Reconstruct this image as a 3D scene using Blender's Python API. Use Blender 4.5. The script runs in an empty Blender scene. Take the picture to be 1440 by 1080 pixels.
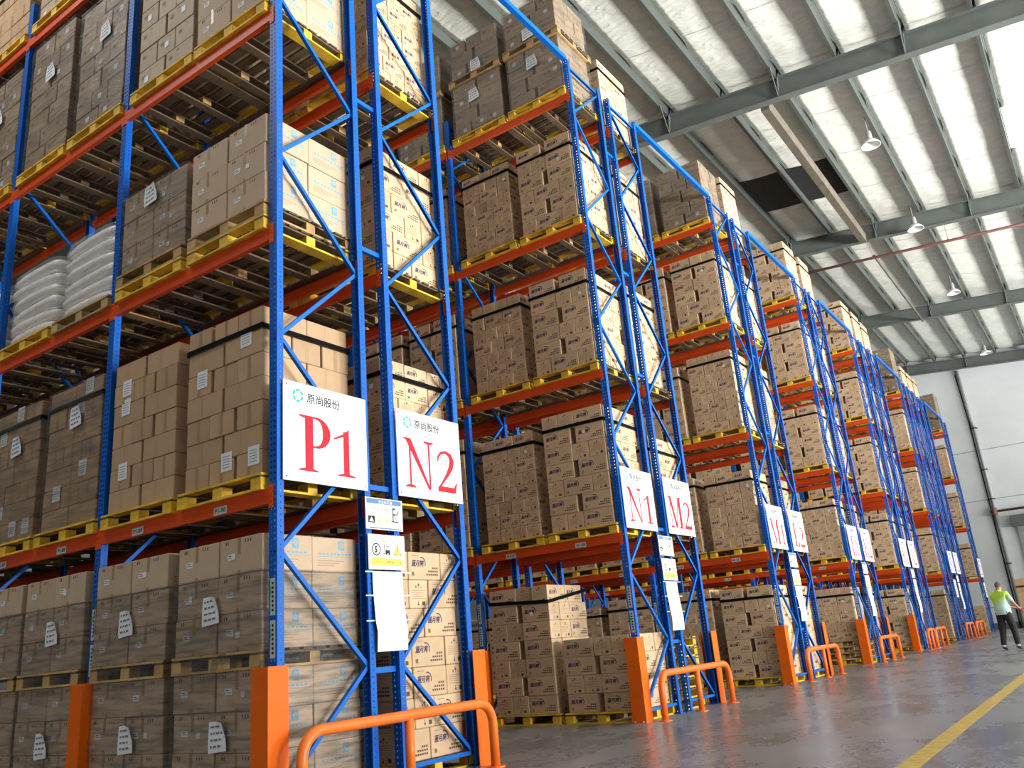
import bpy, math, random
import numpy as np
from mathutils import Matrix, Vector
from mathutils.bvhtree import BVHTree
R = random.Random(7)
scene = bpy.context.scene
col = scene.collection
PI = math.pi

# ---------------------------------------------------------------- camera, world, lights
CAM = Vector((5.536, -4.657, 1.039))
YAW, PITCH, ROLL, FPX = math.radians(33.709128), math.radians(17.378083), math.radians(-4.99526), 1195.355
fw = Vector((-math.sin(YAW) * math.cos(PITCH), math.cos(YAW) * math.cos(PITCH), math.sin(PITCH)))
rt = Vector((math.cos(YAW), math.sin(YAW), 0))
up = rt.cross(fw)
RT = math.cos(ROLL) * rt + math.sin(ROLL) * up
UP = -math.sin(ROLL) * rt + math.cos(ROLL) * up
cd = bpy.data.cameras.new('camera')
cam = bpy.data.objects.new('camera', cd)
col.objects.link(cam)
cd.sensor_width = 36
cd.lens = FPX / 1440 * 36
cd.clip_end = 300
cam.matrix_world = Matrix(((RT.x, UP.x, -fw.x, CAM.x), (RT.y, UP.y, -fw.y, CAM.y), (RT.z, UP.z, -fw.z, CAM.z), (0, 0, 0, 1)))
scene.camera = cam
scene.view_settings.view_transform = 'Standard'
scene.view_settings.look = 'None'
scene.view_settings.exposure = 0.30
scene.view_settings.gamma = 1
scene.view_settings.use_curve_mapping = False
scene.render.film_transparent = False
scene.cycles.max_bounces = 7
scene.cycles.diffuse_bounces = 4
scene.cycles.transparent_max_bounces = 24
scene.cycles.sample_clamp_indirect = 4
wd = bpy.data.worlds.new('overcast_daylight')
scene.world = wd
wd.use_nodes = True
wd.node_tree.nodes['Background'].inputs[0].default_value = (0.86, 0.93, 1.0, 1)
wd.node_tree.nodes['Background'].inputs[1].default_value = 0.05


def area(name, loc, rot, sx, sy, power, colr=(1, 1, 1)):
    l = bpy.data.lights.new(name, 'AREA')
    l.shape = 'RECTANGLE'
    l.size, l.size_y, l.energy, l.color = sx, sy, power, colr
    o = bpy.data.objects.new(name, l)
    o.location, o.rotation_euler = loc, rot
    col.objects.link(o)
    return o


# daylight through the row of dock doors in the long wall to the right of the photographer
for yy, pw in ((3, 6200), (13, 7200), (23, 4200), (33, 2900), (43, 3800)):
    area('dock_door_daylight', (27.7, yy, 2.9), (0, math.radians(135), 0), 5.0, 6.0, pw, (1.0, 0.975, 0.93)).data.spread = math.radians(125)
# fill light added behind the photographer to brighten the aisle-facing carton sides
area('rear_fill', (6.0, -19.6, 4.0), (math.radians(90), 0, 0), 18, 7.0, 560, (1.0, 0.97, 0.92))
# roof light over the near end of the first racks
area('roof_light_daylight', (-6.5, -4.8, 14.1), (math.radians(28), 0, 0), 6, 3, 420, (1.0, 0.98, 0.95))

# ---------------------------------------------------------------- materials
MATS = {}


def mat(name, colr, rough=0.6, metal=0.0, spec=0.5, noise=0.0, nscale=8.0, bump=0.0, bscale=40.0, rnd=0.0, obj=False, stretch=None, emit=0.0):
    m = bpy.data.materials.new(name)
    m.use_nodes = True
    nt = m.node_tree
    b = nt.nodes['Principled BSDF']
    b.inputs['Base Color'].default_value = (*colr, 1)
    b.inputs['Roughness'].default_value = rough
    b.inputs['Metallic'].default_value = metal
    b.inputs['Specular IOR Level'].default_value = spec
    tc = nt.nodes.new('ShaderNodeTexCoord')
    src = tc.outputs['Object']
    if stretch:
        mp = nt.nodes.new('ShaderNodeMapping')
        mp.inputs['Scale'].default_value = stretch
        nt.links.new(src, mp.inputs['Vector'])
        src = mp.outputs['Vector']
    last = None
    if noise > 0:
        n = nt.nodes.new('ShaderNodeTexNoise')
        n.inputs['Scale'].default_value = nscale
        n.inputs['Detail'].default_value = 5
        nt.links.new(src, n.inputs['Vector'])
        mr = nt.nodes.new('ShaderNodeMapRange')
        mr.inputs[1].default_value, mr.inputs[2].default_value = 0.3, 0.7
        mr.inputs[3].default_value, mr.inputs[4].default_value = 1 - noise, 1 + noise
        nt.links.new(n.outputs['Fac'], mr.inputs[0])
        last = mr.outputs[0]
    if rnd > 0:
        g = nt.nodes.new('ShaderNodeNewGeometry')
        mr2 = nt.nodes.new('ShaderNodeMapRange')
        mr2.inputs[3].default_value, mr2.inputs[4].default_value = 1 - rnd, 1 + rnd
        nt.links.new(g.outputs['Random Per Island'], mr2.inputs[0])
        if obj:
            oi = nt.nodes.new('ShaderNodeObjectInfo')
            ad = nt.nodes.new('ShaderNodeMath')
            ad.operation = 'ADD'
            fr = nt.nodes.new('ShaderNodeMath')
            fr.operation = 'FRACT'
            nt.links.new(g.outputs['Random Per Island'], ad.inputs[0])
            nt.links.new(oi.outputs['Random'], ad.inputs[1])
            nt.links.new(ad.outputs[0], fr.inputs[0])
            nt.links.new(fr.outputs[0], mr2.inputs[0])
        if last:
            mu = nt.nodes.new('ShaderNodeMath')
            mu.operation = 'MULTIPLY'
            nt.links.new(last, mu.inputs[0])
            nt.links.new(mr2.outputs[0], mu.inputs[1])
            last = mu.outputs[0]
        else:
            last = mr2.outputs[0]
    if last:
        vm = nt.nodes.new('ShaderNodeVectorMath')
        vm.operation = 'SCALE'
        vm.inputs[0].default_value = colr
        nt.links.new(last, vm.inputs['Scale'])
        nt.links.new(vm.outputs[0], b.inputs['Base Color'])
    if bump > 0:
        n2 = nt.nodes.new('ShaderNodeTexNoise')
        n2.inputs['Scale'].default_value = bscale
        n2.inputs['Detail'].default_value = 4
        nt.links.new(src, n2.inputs['Vector'])
        bp = nt.nodes.new('ShaderNodeBump')
        bp.inputs['Strength'].default_value = bump
        bp.inputs['Distance'].default_value = 0.02
        nt.links.new(n2.outputs['Fac'], bp.inputs['Height'])
        nt.links.new(bp.outputs[0], b.inputs['Normal'])
    if emit > 0:
        b.inputs['Emission Color'].default_value = (*colr, 1)
        b.inputs['Emission Strength'].default_value = emit
    MATS[name] = m
    return m


mat('cardboard', (0.60, 0.43, 0.275), 0.8, noise=0.06, nscale=9, rnd=0.10, obj=True, spec=0.2)
mat('cardboard_plain', (0.47, 0.315, 0.19), 0.75, noise=0.05, nscale=6, rnd=0.10, obj=True, spec=0.25)
mat('cardboard_pale', (0.52, 0.39, 0.275), 0.7, noise=0.05, nscale=6, rnd=0.06, obj=True, spec=0.25)
mat('cardboard_grey', (0.40, 0.30, 0.20), 0.6, noise=0.10, nscale=7, rnd=0.14, obj=True, spec=0.4)
mat('tape', (0.38, 0.24, 0.12), 0.3)
mat('ink_purple', (0.065, 0.042, 0.10), 0.7)
mat('ink_dark', (0.10, 0.065, 0.05), 0.8)
mat('ink_faint', (0.27, 0.18, 0.11), 0.8)
mat('ink_cyan', (0.10, 0.36, 0.55), 0.6)
mat('paper', (0.78, 0.80, 0.84), 0.6)
mat('ink_paper', (0.16, 0.17, 0.20), 0.8)
mat('strap_black', (0.005, 0.005, 0.006), 0.85, spec=0.1)
mat('beam_orange', (0.66, 0.072, 0.010), 0.45, spec=0.25, noise=0.10, nscale=3)
mat('guard_orange', (0.80, 0.135, 0.006), 0.45, spec=0.2, noise=0.06, nscale=4)
mat('hoop_orange', (0.84, 0.18, 0.025), 0.35, spec=0.35, noise=0.05, nscale=6)
mat('brace_blue', (0.0005, 0.125, 0.53), 0.45, spec=0.25, noise=0.06, nscale=5)
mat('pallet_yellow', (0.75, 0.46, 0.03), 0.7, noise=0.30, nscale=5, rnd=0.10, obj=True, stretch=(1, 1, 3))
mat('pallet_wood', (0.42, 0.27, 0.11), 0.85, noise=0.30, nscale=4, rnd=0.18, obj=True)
mat('pallet_under', (0.12, 0.08, 0.042), 0.85, noise=0.3, nscale=4, rnd=0.18, obj=True)  # darker copy of the pallet wood, underside shade put into the colour
mat('sack_white', (0.82, 0.79, 0.76), 0.45, noise=0.08, nscale=6, bump=0.5, bscale=14)
mat('sign_white', (0.80, 0.81, 0.82), 0.45, spec=0.3)
mat('sign_red', (0.60, 0.010, 0.03), 0.5, spec=0.2)
mat('sign_grey', (0.025, 0.03, 0.035), 0.6, spec=0.2)
mat('sign_green', (0.05, 0.42, 0.34), 0.5, spec=0.2)
mat('sign_blue', (0.08, 0.19, 0.38), 0.4)
mat('sign_yellow', (0.85, 0.78, 0.10), 0.4)
mat('label_grey', (0.55, 0.60, 0.58), 0.4)
mat('steel_dark', (0.115, 0.135, 0.125), 0.5, noise=0.10, nscale=2)
mat('purlin_steel', (0.065, 0.075, 0.070), 0.45, noise=0.08, nscale=2)
mat('tie_brown', (0.12, 0.105, 0.08), 0.7, noise=0.25, nscale=3)
mat('pipe_brown', (0.16, 0.07, 0.06), 0.5)
mat('pipe_grey', (0.32, 0.34, 0.34), 0.4, noise=0.1)
mat('black', (0.01, 0.01, 0.011), 0.6)
mat('lamp_white', (0.75, 0.77, 0.78), 0.3)
mat('line_yellow', (0.52, 0.36, 0.07), 0.5, noise=0.25, nscale=10)
mat('skin', (0.42, 0.22, 0.14), 0.55)
mat('hair', (0.10, 0.085, 0.08), 0.8, noise=0.4, nscale=60)
mat('trousers', (0.012, 0.012, 0.014), 0.8)
mat('shoe', (0.02, 0.02, 0.022), 0.5)
mat('sock', (0.6, 0.6, 0.6), 0.8)
mat('jack_red', (0.60, 0.03, 0.03), 0.35)
mat('rubber', (0.02, 0.02, 0.02), 0.7)


def nd(m):
    return m.node_tree, m.node_tree.nodes, m.node_tree.links


def ramp(nt, fac, stops):
    r = nt.nodes.new('ShaderNodeValToRGB')
    while len(r.color_ramp.elements) < len(stops):
        r.color_ramp.elements.new(0.5)
    for e, (p, c) in zip(r.color_ramp.elements, stops):
        e.position = p
        e.color = (*c, 1)
    nt.links.new(fac, r.inputs[0])
    return r.outputs[0]


def math_n(nt, op, a, b=None, c=None):
    n = nt.nodes.new('ShaderNodeMath')
    n.operation = op
    for i, v in enumerate((a, b, c)):
        if v is None:
            continue
        if isinstance(v, (int, float)):
            n.inputs[i].default_value = v
        else:
            nt.links.new(v, n.inputs[i])
    return n.outputs[0]


# perforated blue upright: the slots are cut right through the section
m = mat('upright_blue', (0.0005, 0.105, 0.50), 0.45, spec=0.25, noise=0.05, nscale=4)
nt, ns, ln = nd(m)
tc = ns.new('ShaderNodeTexCoord')
sp = ns.new('ShaderNodeSeparateXYZ')
ln.new(tc.outputs['Object'], sp.inputs[0])
fz = math_n(nt, 'ABSOLUTE', math_n(nt, 'SUBTRACT', math_n(nt, 'FRACT', math_n(nt, 'MULTIPLY', sp.outputs[2], 20.0)), 0.5))
inz = math_n(nt, 'LESS_THAN', fz, 0.19)
ax = math_n(nt, 'ABSOLUTE', math_n(nt, 'SUBTRACT', math_n(nt, 'ABSOLUTE', sp.outputs[0]), 0.021))
inx = math_n(nt, 'LESS_THAN', ax, 0.008)
ay = math_n(nt, 'ABSOLUTE', math_n(nt, 'SUBTRACT', sp.outputs[1], 0.004))
iny = math_n(nt, 'LESS_THAN', ay, 0.0045)
fz2 = math_n(nt, 'LESS_THAN', fz, 0.11)
hole = math_n(nt, 'MAXIMUM', math_n(nt, 'MULTIPLY', inz, inx), math_n(nt, 'MULTIPLY', fz2, iny))
tr = ns.new('ShaderNodeBsdfTransparent')
mx = ns.new('ShaderNodeMixShader')
ln.new(hole, mx.inputs[0])
ln.new(ns['Principled BSDF'].outputs[0], mx.inputs[1])
ln.new(tr.outputs[0], mx.inputs[2])
ln.new(mx.outputs[0], ns['Material Output'].inputs[0])


def film(name, alpha, tint, rough):
    m = mat(name, tint, rough, spec=0.8, bump=0.9, bscale=7, stretch=(0.5, 0.5, 4.5))
    nt, ns, ln = nd(m)
    tc = ns.new('ShaderNodeTexCoord')
    mp = ns.new('ShaderNodeMapping')
    mp.inputs['Scale'].default_value = (1, 1, 9)
    mp.inputs['Rotation'].default_value = (0.25, 0.2, 0)
    n = ns.new('ShaderNodeTexNoise')
    n.inputs['Scale'].default_value = 3
    n.inputs['Detail'].default_value = 6
    ln.new(tc.outputs['Object'], mp.inputs[0])
    ln.new(mp.outputs[0], n.inputs['Vector'])
    mr = ns.new('ShaderNodeMapRange')
    mr.inputs[1].default_value, mr.inputs[2].default_value = 0.42, 0.75
    mr.inputs[3].default_value, mr.inputs[4].default_value = alpha * 0.55, min(1, alpha * 2.1)
    ln.new(n.outputs['Fac'], mr.inputs[0])
    ln.new(mr.outputs[0], ns['Principled BSDF'].inputs['Alpha'])
    return m


film('stretch_film', 0.33, (0.12, 0.115, 0.11), 0.2)
film('sack_film', 0.30, (0.85, 0.85, 0.85), 0.16)

# foil-faced insulation blanket under the roof
m = mat('insulation', (0.72, 0.76, 0.70), 0.45, spec=0.6)
nt, ns, ln = nd(m)
tc = ns.new('ShaderNodeTexCoord')
mp = ns.new('ShaderNodeMapping')
mp.inputs['Scale'].default_value = (1.0, 2.6, 1)
n = ns.new('ShaderNodeTexNoise')
n.inputs['Scale'].default_value = 2.2
n.inputs['Detail'].default_value = 5
n.inputs['Distortion'].default_value = 0.8
ln.new(tc.outputs['Object'], mp.inputs[0])
ln.new(mp.outputs[0], n.inputs['Vector'])
oi = ns.new('ShaderNodeObjectInfo')
co = math_n(nt, 'ADD', n.outputs['Fac'], math_n(nt, 'MULTIPLY', oi.outputs['Random'], 0.12))
ln.new(ramp(nt, co, [(0.30, (0.70, 0.74, 0.67)), (0.7, (0.86, 0.88, 0.82))]), ns['Principled BSDF'].inputs['Base Color'])
bp = ns.new('ShaderNodeBump')
bp.inputs['Strength'].default_value = 0.6
bp.inputs['Distance'].default_value = 0.06
ln.new(n.outputs['Fac'], bp.inputs['Height'])
ln.new(bp.outputs[0], ns['Principled BSDF'].inputs['Normal'])

# polished, scuffed concrete floor
m = mat('concrete_floor', (0.2, 0.2, 0.2), 0.3, spec=0.45)
nt, ns, ln = nd(m)
tc = ns.new('ShaderNodeTexCoord')
n = ns.new('ShaderNodeTexNoise')
n.inputs['Scale'].default_value = 0.8
n.inputs['Detail'].default_value = 10
n.inputs['Roughness'].default_value = 0.7
mp = ns.new('ShaderNodeMapping')
mp.inputs['Rotation'].default_value = (0, 0, 0.5)
mp.inputs['Scale'].default_value = (1, 0.55, 1)
ln.new(tc.outputs['Object'], mp.inputs[0])
ln.new(mp.outputs[0], n.inputs['Vector'])
ln.new(ramp(nt, n.outputs['Fac'], [(0.36, (0.12, 0.125, 0.13)), (0.50, (0.195, 0.20, 0.205)), (0.64, (0.29, 0.292, 0.295))]), ns['Principled BSDF'].inputs['Base Color'])
ln.new(math_n(nt, 'MULTIPLY_ADD', n.outputs['Fac'], 0.5, 0.03), ns['Principled BSDF'].inputs['Roughness'])
n2 = ns.new('ShaderNodeTexNoise')
n2.inputs['Scale'].default_value = 5
n2.inputs['Detail'].default_value = 6
ln.new(tc.outputs['Object'], n2.inputs['Vector'])
bp = ns.new('ShaderNodeBump')
bp.inputs['Strength'].default_value = 0.12
bp.inputs['Distance'].default_value = 0.01
ln.new(n2.outputs['Fac'], bp.inputs['Height'])
ln.new(bp.outputs[0], ns['Principled BSDF'].inputs['Normal'])

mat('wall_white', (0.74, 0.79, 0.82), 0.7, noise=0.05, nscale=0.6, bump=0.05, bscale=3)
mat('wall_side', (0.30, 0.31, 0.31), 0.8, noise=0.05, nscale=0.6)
m = mat('shirt', (0.6, 0.8, 0.6), 0.75)
nt, ns, ln = nd(m)
tc = ns.new('ShaderNodeTexCoord')
sp = ns.new('ShaderNodeSeparateXYZ')
ln.new(tc.outputs['Object'], sp.inputs[0])
n = ns.new('ShaderNodeTexNoise')
n.inputs['Scale'].default_value = 9
ln.new(tc.outputs['Object'], n.inputs['Vector'])
f = math_n(nt, 'ADD', sp.outputs[2], math_n(nt, 'MULTIPLY', n.outputs['Fac'], 0.16))
f = math_n(nt, 'SUBTRACT', f, math_n(nt, 'MULTIPLY', sp.outputs[0], 0.55))
ln.new(ramp(nt, f, [(0.0, (0.50, 0.72, 0.66)), (0.98, (0.50, 0.74, 0.60)), (0.999, (0.50, 0.74, 0.60))]), ns['Principled BSDF'].inputs['Base Color'])
mr = ns.new('ShaderNodeMapRange')
mr.inputs[1].default_value, mr.inputs[2].default_value = 1.16, 1.36
ln.new(f, mr.inputs[0])
ln.new(ramp(nt, mr.outputs[0], [(0.0, (0.48, 0.70, 0.64)), (1.0, (0.42, 0.72, 0.05))]), ns['Principled BSDF'].inputs['Base Color'])


# ---------------------------------------------------------------- mesh helpers
class MB:
    def __init__(s):
        s.v, s.f, s.m, s.mats = [], [], [], []

    def mi(s, name):
        if name not in s.mats:
            s.mats.append(name)
        return s.mats.index(name)

    def add(s, vs, fs, mt):
        o = len(s.v)
        k = s.mi(mt)
        s.v += [tuple(p) for p in vs]
        for f in fs:
            s.f.append(tuple(o + i for i in f))
            s.m.append(k)
        return s

    def box(s, x0, x1, y0, y1, z0, z1, mt, M=None):
        vs = [(x0, y0, z0), (x1, y0, z0), (x1, y1, z0), (x0, y1, z0), (x0, y0, z1), (x1, y0, z1), (x1, y1, z1), (x0, y1, z1)]
        if M is not None:
            vs = [tuple(M @ Vector(p)) for p in vs]
        return s.add(vs, [(0, 3, 2, 1), (4, 5, 6, 7), (0, 1, 5, 4), (1, 2, 6, 5), (2, 3, 7, 6), (3, 0, 4, 7)], mt)

    def cbox(s, w, d, h, c, mt, z0=0.0):
        """box with chamfered edges centred in x, y and standing on z0"""
        X, Y = w / 2, d / 2
        rings = []
        for z, q in ((0, c), (c, 0), (h - c, 0), (h, c)):
            x, y = X - q, Y - q
            k = c
            rings.append([(-x + k, -y, z + z0), (x - k, -y, z + z0), (x, -y + k, z + z0), (x, y - k, z + z0), (x - k, y, z + z0), (-x + k, y, z + z0), (-x, y - k, z + z0), (-x, -y + k, z + z0)])
        vs = [p for r in rings for p in r]
        fs = [tuple(range(7, -1, -1)), tuple(range(24, 32))]
        for r in range(3):
            for i in range(8):
                j = (i + 1) % 8
                fs.append((r * 8 + i, r * 8 + j, r * 8 + 8 + j, r * 8 + 8 + i))
        return s.add(vs, fs, mt)

    def tube(s, pts, rad, mt, n=10, closed=False, caps=True):
        pts = [Vector(p) for p in pts]
        N = len(pts)
        rads = rad if isinstance(rad, (list, tuple)) else [rad] * N
        vs = []
        prev = None
        for i, p in enumerate(pts):
            if closed:
                t = pts[(i + 1) % N] - pts[i - 1]
            else:
                t = pts[min(i + 1, N - 1)] - pts[max(i - 1, 0)]
            t.normalize()
            if prev is None:
                a = Vector((0, 0, 1)) if abs(t.z) < 0.9 else Vector((1, 0, 0))
                prev = t.cross(a).normalized()
            prev = (prev - t * prev.dot(t)).normalized()
            b = t.cross(prev)
            for k in range(n):
                a = 2 * PI * k / n
                vs.append(p + (prev * math.cos(a) + b * math.sin(a)) * rads[i])
        fs = []
        for i in range(N if closed else N - 1):
            j = (i + 1) % N
            for k in range(n):
                l = (k + 1) % n
                fs.append((i * n + k, i * n + l, j * n + l, j * n + k))
        if not closed and caps:
            fs.append(tuple(range(n - 1, -1, -1)))
            fs.append(tuple((N - 1) * n + k for k in range(n)))
        return s.add(vs, fs, mt)

    def lathe(s, prof, mt, n=20, c=(0, 0, 0)):
        vs = []
        for r, z in prof:
            for k in range(n):
                a = 2 * PI * k / n
                vs.append((c[0] + r * math.cos(a), c[1] + r * math.sin(a), c[2] + z))
        fs = []
        for i in range(len(prof) - 1):
            for k in range(n):
                l = (k + 1) % n
                fs.append((i * n + k, i * n + l, (i + 1) * n + l, (i + 1) * n + k))
        return s.add(vs, fs, mt)

    def extr(s, prof, z0, z1, mt):
        """extrude a closed xy profile along z"""
        n = len(prof)
        vs = [(x, y, z0) for x, y in prof] + [(x, y, z1) for x, y in prof]
        fs = [(i, (i + 1) % n, n + (i + 1) % n, n + i) for i in range(n)]
        fs += [tuple(range(n - 1, -1, -1)), tuple(range(n, 2 * n))]
        return s.add(vs, fs, mt)

    def flat(s, P, quads2d, mt, M):
        """2D polygons placed on a plane through matrix M (u, v, w=0)"""
        for q in quads2d:
            s.add([M @ Vector((u, v, 0)) for u, v in q], [tuple(range(len(q)))], mt)
        return s

    def mesh(s, name, smooth=False):
        me = bpy.data.meshes.new(name)
        me.from_pydata(s.v, [], s.f)
        for mt in s.mats:
            me.materials.append(MATS[mt])
        me.polygons.foreach_set('material_index', s.m)
        if smooth:
            me.polygons.foreach_set('use_smooth', [True] * len(s.f))
        me.update()
        return me

    def obj(s, name, parent=None, loc=(0, 0, 0), rz=0.0, smooth=False):
        return link(name, s.mesh(name, smooth), parent, loc, rz)


def link(name, me, parent=None, loc=(0, 0, 0), rz=0.0):
    o = bpy.data.objects.new(name, me)
    o.location = loc
    o.rotation_euler = (0, 0, rz)
    if parent is not None:
        o.parent = parent
    col.objects.link(o)
    return o


def tag(o, label, cat, group=None, kind=None):
    if label:
        o['label'] = label
    if cat:
        o['category'] = cat
    if group:
        o['group'] = group
    if kind:
        o['kind'] = kind
    return o


def thing(name, loc, label, cat, group=None, rz=0.0):
    return tag(link(name, None, None, loc, rz), label, cat, group)


_tx = {}


def text2d(s_, bold=0.0, res=2):
    """text outline as flat polygons, unit height, left aligned; returned as (verts2d, faces, width)"""
    key = (s_, bold, res)
    if key in _tx:
        return _tx[key]
    cu = bpy.data.curves.new('lettering', 'FONT')
    cu.body = s_
    cu.size = 1.0
    cu.offset = bold
    cu.resolution_u = res
    ob = bpy.data.objects.new('lettering', cu)
    me = bpy.data.meshes.new_from_object(ob)
    vs = [(v.co.x, v.co.y) for v in me.vertices]
    fs = [tuple(p.vertices) for p in me.polygons]
    bpy.data.objects.remove(ob)
    bpy.data.curves.remove(cu)
    bpy.data.meshes.remove(me)
    w = max([v[0] for v in vs], default=1)
    _tx[key] = (vs, fs, w)
    return _tx[key]


def put_text(mb, s_, M, u, v, h, mt, bold=0.0, width=None, shear=0.0, res=2):
    vs, fs, w = text2d(s_, bold, res)
    sx = h if width is None else width / w
    mb.add([M @ Vector((u + x * sx + shear * y * h, v + y * h, 0)) for x, y in vs], fs, mt)


def frameM(o, u, v):
    """matrix mapping (u,v,w) with axes u, v and normal u x v"""
    u, v = Vector(u), Vector(v)
    w = u.cross(v)
    return Matrix(((u.x, v.x, w.x, o[0]), (u.y, v.y, w.y, o[1]), (u.z, v.z, w.z, o[2]), (0, 0, 0, 1)))


def rect(u0, v0, u1, v1):
    return [(u0, v0), (u1, v0), (u1, v1), (u0, v1)]


def arc(cx, cy, r0, r1, a0, a1, n=8, thin=False):
    out = []
    for i in range(n):
        b0, b1 = a0 + (a1 - a0) * i / n, a0 + (a1 - a0) * (i + 1) / n
        out.append([(cx + r0 * math.cos(b0), cy + r0 * math.sin(b0)), (cx + r1 * math.cos(b0), cy + r1 * math.sin(b0)), (cx + r1 * math.cos(b1), cy + r1 * math.sin(b1)), (cx + r0 * math.cos(b1), cy + r0 * math.sin(b1))])
    return out


# ---------------------------------------------------------------- the building
fl = MB().box(-30, 28, -20, 48, -0.2, 0, 'concrete_floor').obj('floor')
tag(fl, None, None, kind='structure')
ln_ = MB().box(3.87, 4.03, -18, 46.5, 0.0, 0.001, 'line_yellow').obj('trim_1')
tag(ln_, 'worn yellow lane line painted along the grey floor', None, kind='structure')

WY = 47.45
wb = MB().box(-30, 28, WY, WY + 0.25, 0, 16.6, 'wall_white').obj('wall_back')
tag(wb, None, None, kind='structure')
mb = MB()
for z in (1.1, 6.62, 9.3):
    mb.box(-6, 14, WY - 0.012, WY, z, z + 0.035, 'pipe_grey')
sj = mb.obj('panel_joint', wb)
sj['kind'] = 'stuff'
MB().box(-12, 14, WY - 0.03, WY, 0, 0.32, 'steel_dark').obj('skirting', wb)
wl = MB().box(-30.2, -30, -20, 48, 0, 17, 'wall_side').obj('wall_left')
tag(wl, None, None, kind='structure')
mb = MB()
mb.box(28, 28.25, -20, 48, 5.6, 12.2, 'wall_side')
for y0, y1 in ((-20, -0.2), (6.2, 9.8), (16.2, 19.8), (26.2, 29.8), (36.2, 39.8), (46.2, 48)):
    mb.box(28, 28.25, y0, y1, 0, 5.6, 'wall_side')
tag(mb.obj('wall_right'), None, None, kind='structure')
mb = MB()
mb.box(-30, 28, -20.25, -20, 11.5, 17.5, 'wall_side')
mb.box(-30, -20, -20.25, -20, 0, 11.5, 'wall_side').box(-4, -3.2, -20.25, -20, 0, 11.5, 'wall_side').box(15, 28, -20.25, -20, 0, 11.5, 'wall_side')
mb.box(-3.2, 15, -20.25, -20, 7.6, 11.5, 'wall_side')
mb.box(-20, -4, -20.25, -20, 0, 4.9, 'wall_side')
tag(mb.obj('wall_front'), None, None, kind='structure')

TH = math.atan(0.095)
ceil_mb = MB().box(-30.5, 28.5, -21, 48, 0.36, 0.44, 'steel_dark')
ceiling = ceil_mb.obj('ceiling', None, (0, 0, 14.55))
ceiling.rotation_euler = (0, TH, 0)
tag(ceiling, None, None, kind='structure')
PX = [1.38 + 1.5 * k for k in range(-11, 15)]
RY = [-6.3, 4.35, 15.0, 25.65, 36.3, 46.95]
# purlins, one length per roof bay
mb = MB()
mb.extr([(0, 0), (0.085, 0), (0.085, 0.022), (0.078, 0.022), (0.078, 0.006), (0.006, 0.006), (0.006, 0.294), (-0.052, 0.294), (-0.052, 0.278), (-0.059, 0.278), (-0.059, 0.30), (0, 0.30)], 0, 1, 'purlin_steel')
# profile was extruded along z: turn it so it runs along y
mb.v = [(-x, z, y * 0.9) for x, y, z in mb.v]
me_p = mb.mesh('purlin')
for i in range(len(RY) - 1):
    for x in PX:
        o = link('purlin', me_p, ceiling, (x, RY[i] + 0.005, 0.0))
        o.scale = (1, RY[i + 1] - RY[i] - 0.01, 1)
# insulation panels sagging between the purlins
NPAN = 4
plen = (RY[1] - RY[0]) / NPAN
mes = []
for vnt in range(4):
    rr = random.Random(vnt)
    mb = MB()
    nx, ny = 8, 6
    g = [[0] * (ny + 1) for _ in range(nx + 1)]
    vs = []
    for i in range(nx + 1):
        for j in range(ny + 1):
            u = i / nx
            e = 1 if 0 < i < nx and 0 < j < ny else 0
            z = 0.272 - 0.04 * math.sin(PI * u) - 0.012 * math.sin(PI * j / ny) + e * rr.uniform(-0.009, 0.009)
            vs.append((u * 1.5, 0.01 + j / ny * (plen - 0.02), z))
    T = len(vs)
    vs += [(x, y, z + 0.02) for x, y, z in vs]
    fs = []
    for i in range(nx):
        for j in range(ny):
            a, b, c, d = i * (ny + 1) + j, (i + 1) * (ny + 1) + j, (i + 1) * (ny + 1) + j + 1, i * (ny + 1) + j + 1
            fs.append((a, d, c, b))
            fs.append((T + a, T + b, T + c, T + d))
    for j in range(ny):
        fs.append((j, T + j, T + j + 1, j + 1))
    mb.add(vs, fs, 'insulation')
    mes.append(mb.mesh('insulation_panel', True))
m = mat('skylight', (0.93, 0.97, 0.93), 0.5, emit=1.1)
mat('skylight_dark', (0.012, 0.014, 0.013), 0.6)
me_sky = MB().box(0.02, 1.48, 0.01, plen - 0.01, 0.245, 0.265, 'skylight').mesh('skylight_panel')
me_skd = MB().box(0.02, 1.48, 0.01, plen - 0.01, 0.245, 0.265, 'skylight_dark').mesh('blanked_skylight')
for i in range(len(RY) - 1):
    for xi, x in enumerate(PX):
        for k in range(NPAN):
            y = RY[i] + k * plen
            if i == 2 and k in (2,) and -2.5 < x < 0.9:
                link('blanked_skylight', me_skd, ceiling, (x, y, 0.0))
                continue
            elif i == 2 and k in (2,) and 5.5 < x < 7:
                link('skylight_panel', me_sky, ceiling, (x, y, 0.0))
                continue
            link('insulation_panel', mes[(xi * 7 + k * 3 + i) % 4], ceiling, (x, y, 0.0))
# rafters: welded I sections with stiffener plates
for i, ry in enumerate(RY):
    mb = MB()
    x0, x1 = -30, 27.9
    mb.box(x0, x1, -0.12, 0.12, -0.58, -0.56, 'steel_dark').box(x0, x1, -0.12, 0.12, -0.015, 0.0, 'steel_dark').box(x0, x1, -0.005, 0.005, -0.56, -0.015, 'steel_dark')
    r_ = mb.obj('rafter', ceiling, (0, ry, -0.002))
    if i in (2, 3, 4, 5):
        for x in PX[5::2]:
            MB().box(-0.006, 0.006, -0.115, -0.006, -0.56, -0.016, 'steel_dark').obj('stiffener_plate', r_, (x + 0.03, 0, 0))
            MB().tube([(0.02, -0.10, -0.54), (0.02, -0.62, 0.03)], 0.014, 'steel_dark', 6).obj('fly_brace', r_, (x, 0, 0))
MB().box(0.86, 1.08, RY[2] + 0.16, RY[3] - 0.16, -0.66, -0.36, 'tie_brown').obj('tie_beam', ceiling)
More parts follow.
